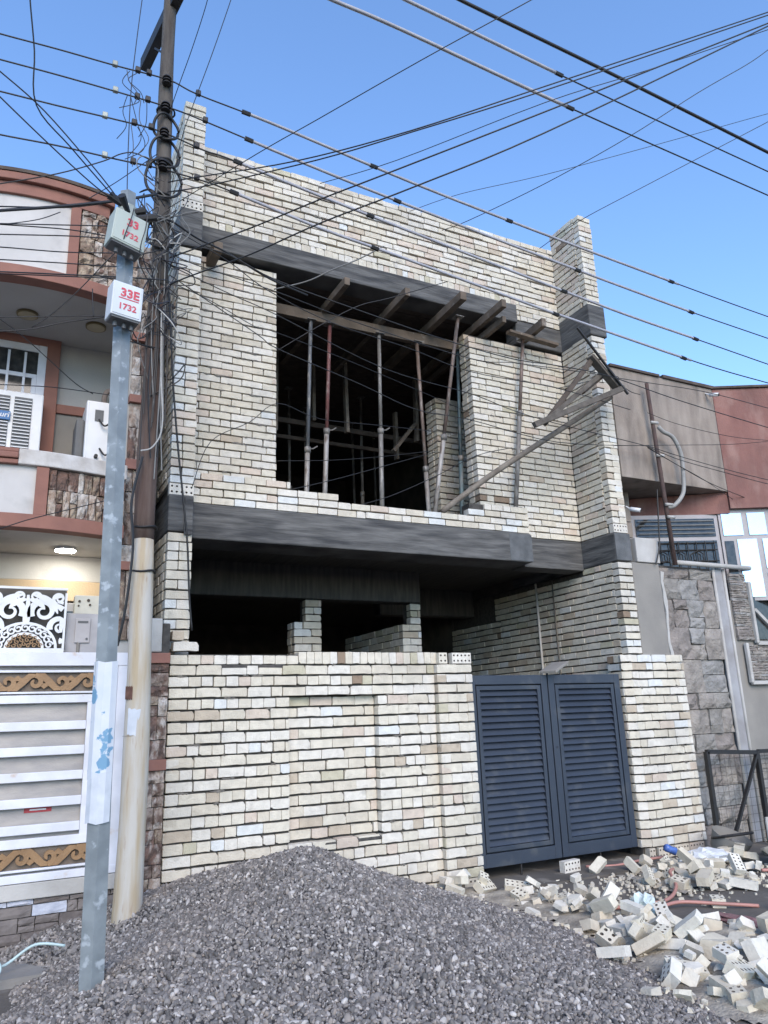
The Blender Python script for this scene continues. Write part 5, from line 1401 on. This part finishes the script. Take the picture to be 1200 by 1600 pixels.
# ================================================================ GRAVEL HEAP
AX, AY, AH = 2.22, 5.88, .64
TH = [-180, -165, -151, -129, -105, -90, -61, -48, -20, 0, 20, 36, 60, 90, 130, 153, 161, 168, 180]
RAD = [1.86, 2.35, 3.30, 3.6, 3.6, 3.4, 2.95, 2.45, 2.1, 1.98, 2.05, 2.3, 3.2, 4.0, 3.4, 2.45, 1.90, 1.84, 1.86]
def heap(x, y):
    dx, dy = x - AX, y - AY
    r = math.hypot(dx, dy)
    th = math.degrees(math.atan2(dy, dx))
    Rr = float(np.interp(th, TH, RAD)) * (1 + .06 * mnoise.noise((math.cos(R(th)) * 2, math.sin(R(th)) * 2, 1)))
    r2 = math.sqrt(r * r + .10 * .10) - .07
    h_ = AH * (1 - r2 / Rr) + .075 * math.exp(-(dx * dx * 1.6 + dy * dy) / .30)
    return h_ + (.05 * mnoise.noise((x * 1.1, y * 1.1, 5)) + .022 * mnoise.noise((x * 3.3, y * 3.3, 9))) * min(1, max(0, h_ * 6)) 
mb = MB()
NX, NY = 120, 100
hx0, hx1, hy0, hy1 = -1.4, 4.6, 2.2, 6.995
idx = {}
H2 = [[heap(hx0 + (hx1 - hx0) * i / NX, hy0 + (hy1 - hy0) * j / NY) for i in range(NX + 1)] for j in range(NY + 1)]
for j in range(NY):
    for i in range(NX):
        if max(H2[j][i], H2[j + 1][i], H2[j][i + 1], H2[j + 1][i + 1]) < -.012: continue
        q = []
        for (jj, ii) in ((j, i), (j, i + 1), (j + 1, i + 1), (j + 1, i)):
            if (jj, ii) not in idx:
                idx[(jj, ii)] = len(mb.v)
                mb.v.append((hx0 + (hx1 - hx0) * ii / NX, hy0 + (hy1 - hy0) * jj / NY, max(H2[jj][ii], -.03) - .012))
            q.append(idx[(jj, ii)])
        mb.f.append(tuple(q)); mb.m.append(0)
M_GBASE = mat("gravel_shadow", (.035, .033, .034), (.025, .024, .024), scale=40, rough=.95)
gh = mb.build("gravel_heap", M_GBASE, smooth=True)
tag(gh, "large heap of grey pebble gravel in front of the brick boundary wall", "gravel", kind="stuff")
gm = bpy.data.materials.new("pebbles")
gm.use_nodes = True
n_, l_ = gm.node_tree.nodes, gm.node_tree.links
bs = n_["Principled BSDF"]
bs.inputs["Roughness"].default_value = .75
at = n_.new("ShaderNodeAttribute"); at.attribute_type = 'INSTANCER'; at.attribute_name = "pc"
cr = n_.new("ShaderNodeValToRGB")
e = cr.color_ramp.elements
e[0].position, e[0].color = 0, (.08, .074, .07, 1)
e[1].position, e[1].color = 1, (.46, .43, .40, 1)
for p, c_ in ((.25, (.118, .109, .102)), (.5, (.168, .155, .146)), (.70, (.21, .193, .18)), (.80, (.235, .205, .178)), (.90, (.29, .272, .255)), (.965, (.38, .355, .33))):
    q = cr.color_ramp.elements.new(p); q.color = (*c_, 1)
l_.new(at.outputs["Fac"], cr.inputs[0])
nz = n_.new("ShaderNodeTexNoise"); nz.inputs["Scale"].default_value = 90
ml = n_.new("ShaderNodeMix"); ml.data_type = 'RGBA'; ml.blend_type = 'MULTIPLY'; ml.inputs[0].default_value = .5
l_.new(cr.outputs[0], ml.inputs[6]); l_.new(nz.outputs[0], ml.inputs[7])
g_ = n_.new("ShaderNodeNewGeometry"); l_.new(g_.outputs["Position"], nz.inputs["Vector"])
l_.new(cr.outputs[0], bs.inputs["Base Color"])
ng = bpy.data.node_groups.new("pebble_scatter", 'GeometryNodeTree')
ng.interface.new_socket("Geometry", in_out='INPUT', socket_type='NodeSocketGeometry')
ng.interface.new_socket("Geometry", in_out='OUTPUT', socket_type='NodeSocketGeometry')
N, Lk = ng.nodes, ng.links
gi, go = N.new("NodeGroupInput"), N.new("NodeGroupOutput")
ds = N.new("GeometryNodeDistributePointsOnFaces"); ds.inputs["Density"].default_value = 3700; ds.inputs["Seed"].default_value = 4
Lk.new(gi.outputs[0], ds.inputs["Mesh"])
g2i = N.new("GeometryNodeGeometryToInstance")
for k in range(5):
    ic = N.new("GeometryNodeMeshIcoSphere"); ic.inputs["Radius"].default_value = 1.0; ic.inputs["Subdivisions"].default_value = 2
    sp = N.new("GeometryNodeSetPosition")
    nt_ = N.new("ShaderNodeTexNoise"); nt_.noise_dimensions = '4D'; nt_.inputs["W"].default_value = 3.7 * k; nt_.inputs["Scale"].default_value = .9; nt_.inputs["Detail"].default_value = 1
    sb = N.new("ShaderNodeVectorMath"); sb.operation = 'SUBTRACT'; sb.inputs[1].default_value = (.5, .5, .5)
    scn = N.new("ShaderNodeVectorMath"); scn.operation = 'SCALE'; scn.inputs["Scale"].default_value = .75
    Lk.new(nt_.outputs["Color"], sb.inputs[0]); Lk.new(sb.outputs[0], scn.inputs[0]); Lk.new(scn.outputs[0], sp.inputs["Offset"])
    Lk.new(ic.outputs["Mesh"], sp.inputs["Geometry"])
    sm = N.new("GeometryNodeSetMaterial"); sm.inputs["Material"].default_value = gm
    Lk.new(sp.outputs[0], sm.inputs[0])
    ss = N.new("GeometryNodeSetShadeSmooth"); Lk.new(sm.outputs[0], ss.inputs[0])
    Lk.new(ss.outputs[0], g2i.inputs[0])
io = N.new("GeometryNodeInstanceOnPoints"); io.inputs["Pick Instance"].default_value = True
Lk.new(ds.outputs["Points"], io.inputs["Points"]); Lk.new(g2i.outputs[0], io.inputs["Instance"])
ri = N.new("FunctionNodeRandomValue"); ri.data_type = 'INT'; ri.inputs["Min"].default_value = 0; ri.inputs["Max"].default_value = 4
for s_ in ri.inputs:
    if s_.name == "Max" and s_.type == 'INT': s_.default_value = 4
    if s_.name == "Min" and s_.type == 'INT': s_.default_value = 0
Lk.new([o_ for o_ in ri.outputs if o_.type == 'INT'][0], io.inputs["Instance Index"])
def rvec(lo, hi, seed):
    rv = N.new("FunctionNodeRandomValue"); rv.data_type = 'FLOAT_VECTOR'
    v_ = [s_ for s_ in rv.inputs if s_.type == 'VECTOR']
    v_[0].default_value, v_[1].default_value = lo, hi
    rv.inputs["Seed"].default_value = seed
    return [o_ for o_ in rv.outputs if o_.type == 'VECTOR'][0]
Lk.new(rvec((-1.4, -1.4, 0), (1.4, 1.4, 6.28), 1), io.inputs["Rotation"])
rs_ = N.new("FunctionNodeRandomValue"); rs_.data_type = 'FLOAT'; rs_.inputs["Seed"].default_value = 21
pw = N.new("ShaderNodeMath"); pw.operation = 'POWER'; pw.inputs[1].default_value = 5.0
ma = N.new("ShaderNodeMath"); ma.operation = 'MULTIPLY_ADD'; ma.inputs[1].default_value = 1.0; ma.inputs[2].default_value = .80
vs_ = N.new("ShaderNodeVectorMath"); vs_.operation = 'SCALE'
Lk.new([o_ for o_ in rs_.outputs if o_.type == 'VALUE'][0], pw.inputs[0]); Lk.new(pw.outputs[0], ma.inputs[0])
Lk.new(rvec((.010, .0078, .0055), (.022, .014, .0105), 2), vs_.inputs[0]); Lk.new(ma.outputs[0], vs_.inputs["Scale"])
Lk.new(vs_.outputs[0], io.inputs["Scale"])
sa = N.new("GeometryNodeStoreNamedAttribute"); sa.data_type = 'FLOAT'; sa.domain = 'INSTANCE'; sa.inputs["Name"].default_value = "pc"
rf = N.new("FunctionNodeRandomValue"); rf.data_type = 'FLOAT'; rf.inputs["Seed"].default_value = 8
Lk.new(io.outputs[0], sa.inputs["Geometry"]); Lk.new([o_ for o_ in rf.outputs if o_.type == 'VALUE'][0], [s_ for s_ in sa.inputs if s_.name == "Value"][0])
jn = N.new("GeometryNodeJoinGeometry")
Lk.new(gi.outputs[0], jn.inputs[0]); Lk.new(sa.outputs[0], jn.inputs[0])
Lk.new(jn.outputs[0], go.inputs[0])
md = gh.modifiers.new("pebbles", 'NODES'); md.node_group = ng

# ================================================================ RUBBLE
def frag_geo(w_, d_, h_, rg):
    """broken chunk: box with cut corner and jagged end"""
    j = lambda a: rg.uniform(-a, a)
    k = [(-w_ / 2, -d_ / 2), (w_ / 2 * rg.uniform(.3, 1), -d_ / 2 + j(.01)), (w_ / 2, d_ / 2 * rg.uniform(-.6, .5)), (w_ / 2 * rg.uniform(.1, .9), d_ / 2), (-w_ / 2, d_ / 2 * rg.uniform(.4, 1))]
    vs = [(x + j(.004), y + j(.004), -h_ / 2) for x, y in k] + [(x * rg.uniform(.82, 1) + j(.006), y * rg.uniform(.8, 1) + j(.006), h_ / 2 + j(.01)) for x, y in k]
    n = 5
    return vs, [tuple(range(n))[::-1], tuple(range(n, 2 * n))] + [(i, (i + 1) % n, n + (i + 1) % n, n + i) for i in range(n)]
rg = random.Random(202)
RUBM = {'frag': [], 'holed': [], 'half': [], 'slab': []}
for i in range(10):
    mb = MB(); mb.add(*frag_geo(rg.uniform(.08, .17), rg.uniform(.06, .11), rg.uniform(.04, .08), rg)); RUBM['frag'].append((mb.mesh("broken_brick", rg.choice(M_RUB)), .06))
for i in range(3):
    vs, fs, mi = holed_geo(5, 2, .235, .112, .074, .0115); mb = MB(); mb.v, mb.f, mb.m = [(x, z, y - .037) for x, y, z in vs], fs, mi; RUBM['holed'].append((mb.mesh("broken_brick", [M_RUB[i % 2], M_HOLE]), .07))
for i in range(4):
    nn = (2, 3)[i % 2]
    vs, fs, mi = holed_geo(nn, 2, .047 * nn, .112, .074, .0125); mb = MB(); mb.v, mb.f, mb.m = [(x + (rg.uniform(-.02, .02) if x > .047 * nn / 2 - .004 else 0), z, y - .037) for x, y, z in vs], fs, mi; RUBM['half'].append((mb.mesh("broken_brick", [M_RUB[i % 3], M_HOLE]), .07))
for i in range(3):
    vs, fs = brick_geo(.23, .11, .07, rg); mb = MB(); mb.v, mb.f, mb.m = [(x, z, y - .035) for x, y, z in vs], fs + [tuple(range(20, 30))[::-1]], [0] * (len(fs) + 1); RUBM['slab'].append((mb.mesh("broken_brick", M_RUB[i]), .07))
placed = []
def drop(kind, x, y, scale=1.0, rot=None, zo=None, label="", group="", flat=False):
    me, hh = rg.choice(RUBM[kind])
    base = max(gz(x, y), heap(x, y) if heap(x, y) > 0 else -1, 0.0)
    for (px, py, ptop, pr) in placed:
        dd = math.hypot(px - x, py - y)
        if dd < pr + .03 * scale: base = min(max(base, ptop - .055 + rg.uniform(-.01, .01)), .11)
    if zo is not None: base += zo
    o = bpy.data.objects.new("broken_brick", me)
    COL.objects.link(o)
    rx = rot if rot else ((rg.uniform(-.25, .25), rg.uniform(-.25, .25), rg.uniform(0, 6.3)) if flat or rg.random() < .45 else (rg.uniform(-1.3, 1.3), rg.uniform(-.7, .7), rg.uniform(0, 6.3)))
    o.rotation_euler = rx
    o.scale = (scale,) * 3
    m3 = Euler(rx).to_matrix()
    zmin = min((m3 @ v.co).z for v in me.vertices) * scale
    zmax = max((m3 @ v.co).z for v in me.vertices) * scale
    put(o, (x, y, base - zmin - .006))
    cw = {'rubble_cream': 'cream', 'rubble_white': 'whitish', 'rubble_dusty': 'dusty buff', 'rubble_grey': 'greyish'}[me.materials[0].name]
    tag(o, label.replace('cream brick', cw + ' brick').replace('small brick', 'small ' + cw + ' brick').replace('perforated brick', 'perforated ' + cw + ' brick').replace('solid brick', 'solid ' + cw + ' brick'), "brick", group)
    placed.append((x, y, base - zmin + zmax, .075 * scale))
    return o
G1 = "rubble along the edge of the gravel heap"
G2 = "rubble by the foot of the gate pillar"
G3 = "rubble on the open ground before the gate"
L1 = {'frag': "broken cream brick chunk in the rubble along the gravel heap", 'holed': "whole perforated cream brick lying in the rubble along the gravel heap", 'half': "broken perforated brick half in the rubble along the gravel heap", 'slab': "solid cream brick tumbled in the rubble along the gravel heap"}
L2 = {'frag': "small brick chunk in the rubble by the foot of the gate pillar", 'half': "broken perforated brick in the rubble by the foot of the gate pillar", 'slab': "solid brick in the rubble by the foot of the gate pillar", 'holed': "whole perforated brick in the rubble by the foot of the gate pillar"}
# edge of the heap, from the pilaster to the lower right of the view
EDGE = [(3.95, 6.80), (4.25, 6.62), (4.45, 6.25), (4.52, 5.9), (4.50, 5.5), (4.46, 5.15), (4.42, 4.85), (4.35, 4.5), (4.22, 4.15), (4.12, 3.85), (4.02, 3.6), (3.98, 3.4)]
for (x, y, k, rot, s_) in ((4.36, 6.66, 'holed', (.75, .1, .45), 1.0), (4.62, 6.50, 'holed', (.35, .15, -.55), 1.0), (4.10, 6.80, 'holed', (.3, .3, .8), .95), (4.45, 4.80, 'half', (1.25, .3, .5), 1.1), (4.62, 4.72, 'slab', (.9, .4, 1.2), .95),
                       (4.02, 4.62, 'half', (.5, -.35, .2), 1.1), (4.22, 4.42, 'slab', (.35, .5, 2.3), 1.0), (4.38, 4.36, 'slab', (.6, .1, 1.9), 1.0), (4.55, 4.30, 'slab', (.8, .55, .7), 1.0), (4.55, 4.15, 'frag', (.2, .1, .4), 1.5), (4.28, 3.72, 'holed', (.45, .2, .3), 1.05), (4.05, 3.95, 'holed', (.25, .15, -.5), 1.05),
                       (4.75, 4.95, 'half', (.9, .2, .9), 1.15), (4.70, 4.60, 'half', (1.1, -.4, 2.2), 1.1), (5.05, 4.62, 'half', (.2, .1, 1.0), 1.2), (4.72, 3.95, 'slab', (1.1, .15, .35), 1.15)):
    drop(k, x, y, s_, rot, label=L1[k], group=G1)
for i in range(80):
    t = rg.random() ** .8 * (len(EDGE) - 1.001)
    a, b = EDGE[int(t)], EDGE[int(t) + 1]
    f = t - int(t)
    sp = .09 + .03 * t
    x = a[0] + (b[0] - a[0]) * f + rg.gauss(.10, sp); y = a[1] + (b[1] - a[1]) * f + rg.gauss(.02, sp)
    k = rg.choices(('frag', 'half', 'slab', 'holed'), (72, 13, 11, 4))[0]
    drop(k, x, y, rg.uniform(.5, 1.05) if k == 'frag' else rg.uniform(.8, 1.0), label=L1[k], group=G1)
for i in range(20):
    k = rg.choices(('frag', 'half', 'slab'), (84, 8, 8))[0]
    drop(k, rg.uniform(4.75, 5.6), rg.uniform(3.7, 4.9), rg.uniform(.7, 1.3) if k == 'frag' else 1.0, label=L1[k], group=G1)
for i in range(34):
    t = rg.random() * (len(EDGE) - 1.001)
    a, b = EDGE[int(t)], EDGE[int(t) + 1]
    f = t - int(t)
    k = rg.choices(('frag', 'half', 'slab'), (60, 20, 20))[0]
    drop(k, a[0] + (b[0] - a[0]) * f + rg.gauss(.04, .07), a[1] + (b[1] - a[1]) * f + rg.gauss(0, .08), rg.uniform(.6, 1.0), label=L1[k], group=G1)
def dust_h(x, y):
    d_ = min(math.hypot(x - (a[0] + b[0]) / 2 - .12, y - (a[1] + b[1]) / 2) for a, b in zip(EDGE, EDGE[1:]))
    d2 = math.hypot((x - 6.42) / 1.15, (y - 6.08))
    d3 = math.hypot((x - 4.95) / 1.3, (y - 4.2))
    h_ = max(.055 * (1 - d_ / .42), .05 * (1 - d2 / .62), .05 * (1 - d3 / .75))
    return h_ + .018 * mnoise.noise((x * 5, y * 5, 2)) + .012 * mnoise.noise((x * 14, y * 14, 4))
mb = MB()
ids = {}
for j in range(96):
    for i in range(96):
        q = []
        for ii, jj in ((i, j), (i + 1, j), (i + 1, j + 1), (i, j + 1)):
            x, y = 3.7 + ii * .04, 3.05 + jj * .04
            q.append((ii, jj, x, y))
        hs = [dust_h(x, y) for _, _, x, y in q]
        if max(hs) < .012 or max(y for _, _, _, y in q) > 6.93: continue
        f = []
        for (ii, jj, x, y), hh in zip(q, hs):
            if (ii, jj) not in ids:
                ids[(ii, jj)] = len(mb.v)
                mb.v.append((x, y, max(hh, -.03) + .004))
            f.append(ids[(ii, jj)])
        mb.f.append(tuple(f)); mb.m.append(0)
tag(mb.build("crushed_brick", M_DUST, smooth=True), "low spread of crushed brick and dust under the rubble", "rubble", kind="stuff")
# second pile at the pillar
for i in range(78):
    x = rg.gauss(6.42, .30); y = rg.gauss(6.08, .30)
    if y > 6.72: continue
    k = rg.choices(('frag', 'half', 'slab', 'holed'), (80, 8, 9, 3))[0]
    drop(k, x, y, rg.uniform(.5, 1.05) if k == 'frag' else rg.uniform(.75, .95), label=L2[k], group=G2)
for i in range(26):
    x = rg.uniform(7.2, 8.6); y = rg.uniform(5.4, 6.6) - (x - 7.2) * .2
    k = rg.choices(('frag', 'half', 'slab', 'holed'), (70, 12, 12, 6))[0]
    drop(k, x, y, rg.uniform(.7, 1.2) if k == 'frag' else 1.0, label=L2[k], group=G2)
for x, y, k, s_ in ((6.15, 5.62, 'slab', 1.1), (5.75, 5.15, 'half', 1.0), (6.05, 4.62, 'holed', 1.1), (5.38, 6.55, 'frag', 1.0), (5.05, 6.50, 'frag', .8), (5.62, 6.3, 'frag', .6), (6.4, 5.4, 'holed', 1.0), (5.95, 5.75, 'half', 1.2)):
    drop(k, x, y, s_, flat=True, label={'frag': "lone brick chip on the bare ground in front of the gate", 'slab': "lone solid brick on the bare ground beyond the pink hose", 'half': "lone broken perforated brick on the bare ground near the pink hose", 'holed': "lone perforated brick lying flat on the bare ground past the rubble"}[k], group=G3)
# crumbs and dust that nobody could count
mb = MB()
for i in range(1500):
    if i % 2:
        t = rg.random() * (len(EDGE) - 1.001); a, b = EDGE[int(t)], EDGE[int(t) + 1]; f = t - int(t)
        x, y = a[0] + (b[0] - a[0]) * f + rg.gauss(.2, .28), a[1] + (b[1] - a[1]) * f + rg.gauss(0, .25)
    else:
        x = rg.gauss(6.4, .6); y = rg.gauss(6.1, .4)
    if y > 6.9: continue
    s_ = rg.uniform(.006, .028)
    vs, fs = frag_geo(s_ * 1.6, s_ * 1.3, s_, rg)
    a = rg.uniform(0, 6.28); ca_, sa_ = math.cos(a), math.sin(a)
    zb = max(gz(x, y), heap(x, y) if heap(x, y) > 0 else 0, 0)
    mb.add([(x + px * ca_ - py * sa_, y + px * sa_ + py * ca_, zb + pz + s_ * .4) for px, py, pz in vs], fs, rg.choice((0, 0, 1, 2, 2)))
tag(mb.build("brick_crumbs", [M_RUB[0], M_RUB[2], M_RUB[3]]), "scattered brick crumbs around the rubble", "rubble", kind="stuff")

# ================================================================ LITTER AND HOSES
def hose(pts, r_, m, label, name="hose"):
    P = [(x, y, max(gz(x, y), 0.0, heap(x, y) if heap(x, y) > 0 else 0) + r_ + z) for x, y, z in pts]
    tag(MB().tube(smooth_path(P, 8), r_, 8).build(name, m, None, smooth=True), label, "hose")
M_PINK = mat("pink_hose", (.42, .20, .165), (.34, .17, .14), scale=6, rough=.5, bump=0)
M_CYAN = mat("pale_cyan_hose", (.42, .55, .55), rough=.4, bump=0)
hose([(4.75, 5.55, .02), (5.1, 5.45, .01), (5.5, 5.48, .01), (5.85, 5.70, .04), (6.05, 5.95, .10), (6.25, 6.1, .08)], .016, M_PINK, "pink garden hose curving over the bare ground into the brick rubble")
hose([(5.2, 5.25, .03), (5.45, 5.28, .03), (5.7, 5.1, .02), (5.95, 4.9, .0)], .015, M_PINK, "short loose end of pink hose beside the rubble on the bare ground")
hose([(5.9, 7.0, .02), (6.2, 6.88, .01), (6.5, 6.82, .03), (6.8, 6.72, .06)], .014, M_PINK, "pink hose running out from under the navy gate")
hose([(7.1, 5.75, .03), (7.5, 5.6, .02), (8.2, 5.4, .02), (9, 5.2, .0)], .016, M_PINK, "pink hose stretch on the ground in front of the black fence")
hose([(.02, 6.10, .14), (.10, 6.25, .20), (.22, 6.42, .10), (.42, 6.48, .16), (.62, 6.45, .06)], .010, M_CYAN, "pale cyan hose lying on the pavement below the white gate")
hose([(.0, 6.05, .04), (.03, 6.12, .20), (.14, 6.22, .22), (.20, 6.2, .12), (.02, 6.02, .03)], .009, M_CYAN, "looped end of pale cyan hose on the pavement")
bt = thing("plastic_bottle", (6.75, 6.62, .10), "crumpled blue plastic bottle on the rubble at the pillar", "bottle")
M_BLUEB = mat("blue_plastic", (.04, .10, .33), (.10, .17, .42), scale=25, rough=.25, bump=.2)
b0 = Vector((6.68, 6.60, .20)); dr_ = Vector((.16, -.03, -.07))
MB().tube([b0, b0 + dr_ * .1, b0 + dr_ * .4, b0 + dr_ * .75, b0 + dr_ * .9, b0 + dr_], [.03, .042, .038, .043, .024, .014], 12).build("bottle_body", M_BLUEB, bt, smooth=True)
MB().tube([b0 + dr_, b0 + dr_ * 1.14], .016, 10).build("cap", M_PLASTIC, bt)
def crumple(name, cx, cy, cz, w_, d_, h_, m, label, cat, seed, sub=2):
    rg2 = random.Random(seed)
    import bmesh
    bm = bmesh.new()
    bmesh.ops.create_icosphere(bm, subdivisions=sub, radius=1)
    for v in bm.verts:
        k = 1 + rg2.uniform(-.30, .22)
        v.co = Vector((v.co.x * w_ * k, v.co.y * d_ * k, max(v.co.z, -.55) * h_ * k))
    me = bpy.data.meshes.new(name); bm.to_mesh(me); bm.free(); me.materials.append(m)
    o = bpy.data.objects.new(name, me); COL.objects.link(o); put(o, (cx, cy, cz)); tag(o, label, cat)
    return o
crumple("plastic_bag", 6.98, 6.32, .10, .26, .14, .10, mat("white_film", (.58, .60, .62), (.50, .52, .54), rough=.35, bump=.3), "crumpled white plastic bag over the rubble at the pillar", "bag", 3, 3)
crumple("plastic_cup", 5.02, 5.28, .08, .10, .09, .09, mat("clear_film", (.46, .54, .53), (.52, .58, .57), rough=.25, bump=.2), "crushed clear plastic container in the rubble along the gravel heap", "litter", 5, 3)
crumple("mesh_sack", 5.40, 4.62, .03, .10, .30, .035, mat("maroon_sack", (.17, .075, .08), (.25, .15, .14), scale=40, rough=.9, bump=.5), "torn dark maroon mesh sack lying on the ground past the pink hose", "sack", 7, 3)
# dented tub and green sheet at the fence
tb = thing("plaster_tub", (7.60, 6.60, .0), "dented dusty plastering tub by the black fence post", "tub")
MB().tube([(7.60, 6.55, .02), (7.61, 6.56, .10), (7.63, 6.50, .24)], [.15, .19, .22], 16, cap=False).build("tub_wall", M_CEM, tb, smooth=True)
MB().tube([(7.60, 6.55, .015), (7.60, 6.55, .03)], .15, 16).build("tub_floor", M_MORTAR, tb)
MB().tube([(7.63 + .225 * math.cos(a / 16 * 6.283), 6.50 + .21 * math.sin(a / 16 * 6.283), .24 - .04 * math.sin(a / 16 * 6.283)) for a in range(17)], .014, 6).build("tub_rim", M_STEELD, tb)
crumple("cement_lump", 7.61, 6.49, .12, .14, .13, .10, M_CEM, "hardened mortar lump in the plastering tub", "mortar", 9)
gs = MB()
for i in range(7):
    for z in (0.02, .14, .28, .40):
        gs.v.append((7.52 + .13 * i, 5.92 + .03 * math.sin(i * 1.9 + z * 7), z + .03 * math.sin(i)))
for i in range(6):
    for j in range(3):
        a = i * 4 + j
        gs.f.append((a, a + 4, a + 5, a + 1)); gs.m.append(0)
o = gs.build("green_sheet", mat("green_plastic", (.02, .17, .10), (.015, .11, .07), scale=8, rough=.45, bump=.2))
s_ = o.modifiers.new("thick", 'SOLIDIFY'); s_.thickness = .012
tag(o, "upright sheet of green plastic standing in the rubble by the fence", "sheet")
tag(MB().bar((7.50, 5.91, .0), (7.50, 5.91, .50), .05, .015, upv=(0, 1, 0)).build("slat", M_CEML), "pale wooden slat propped beside the green sheet", "slat")
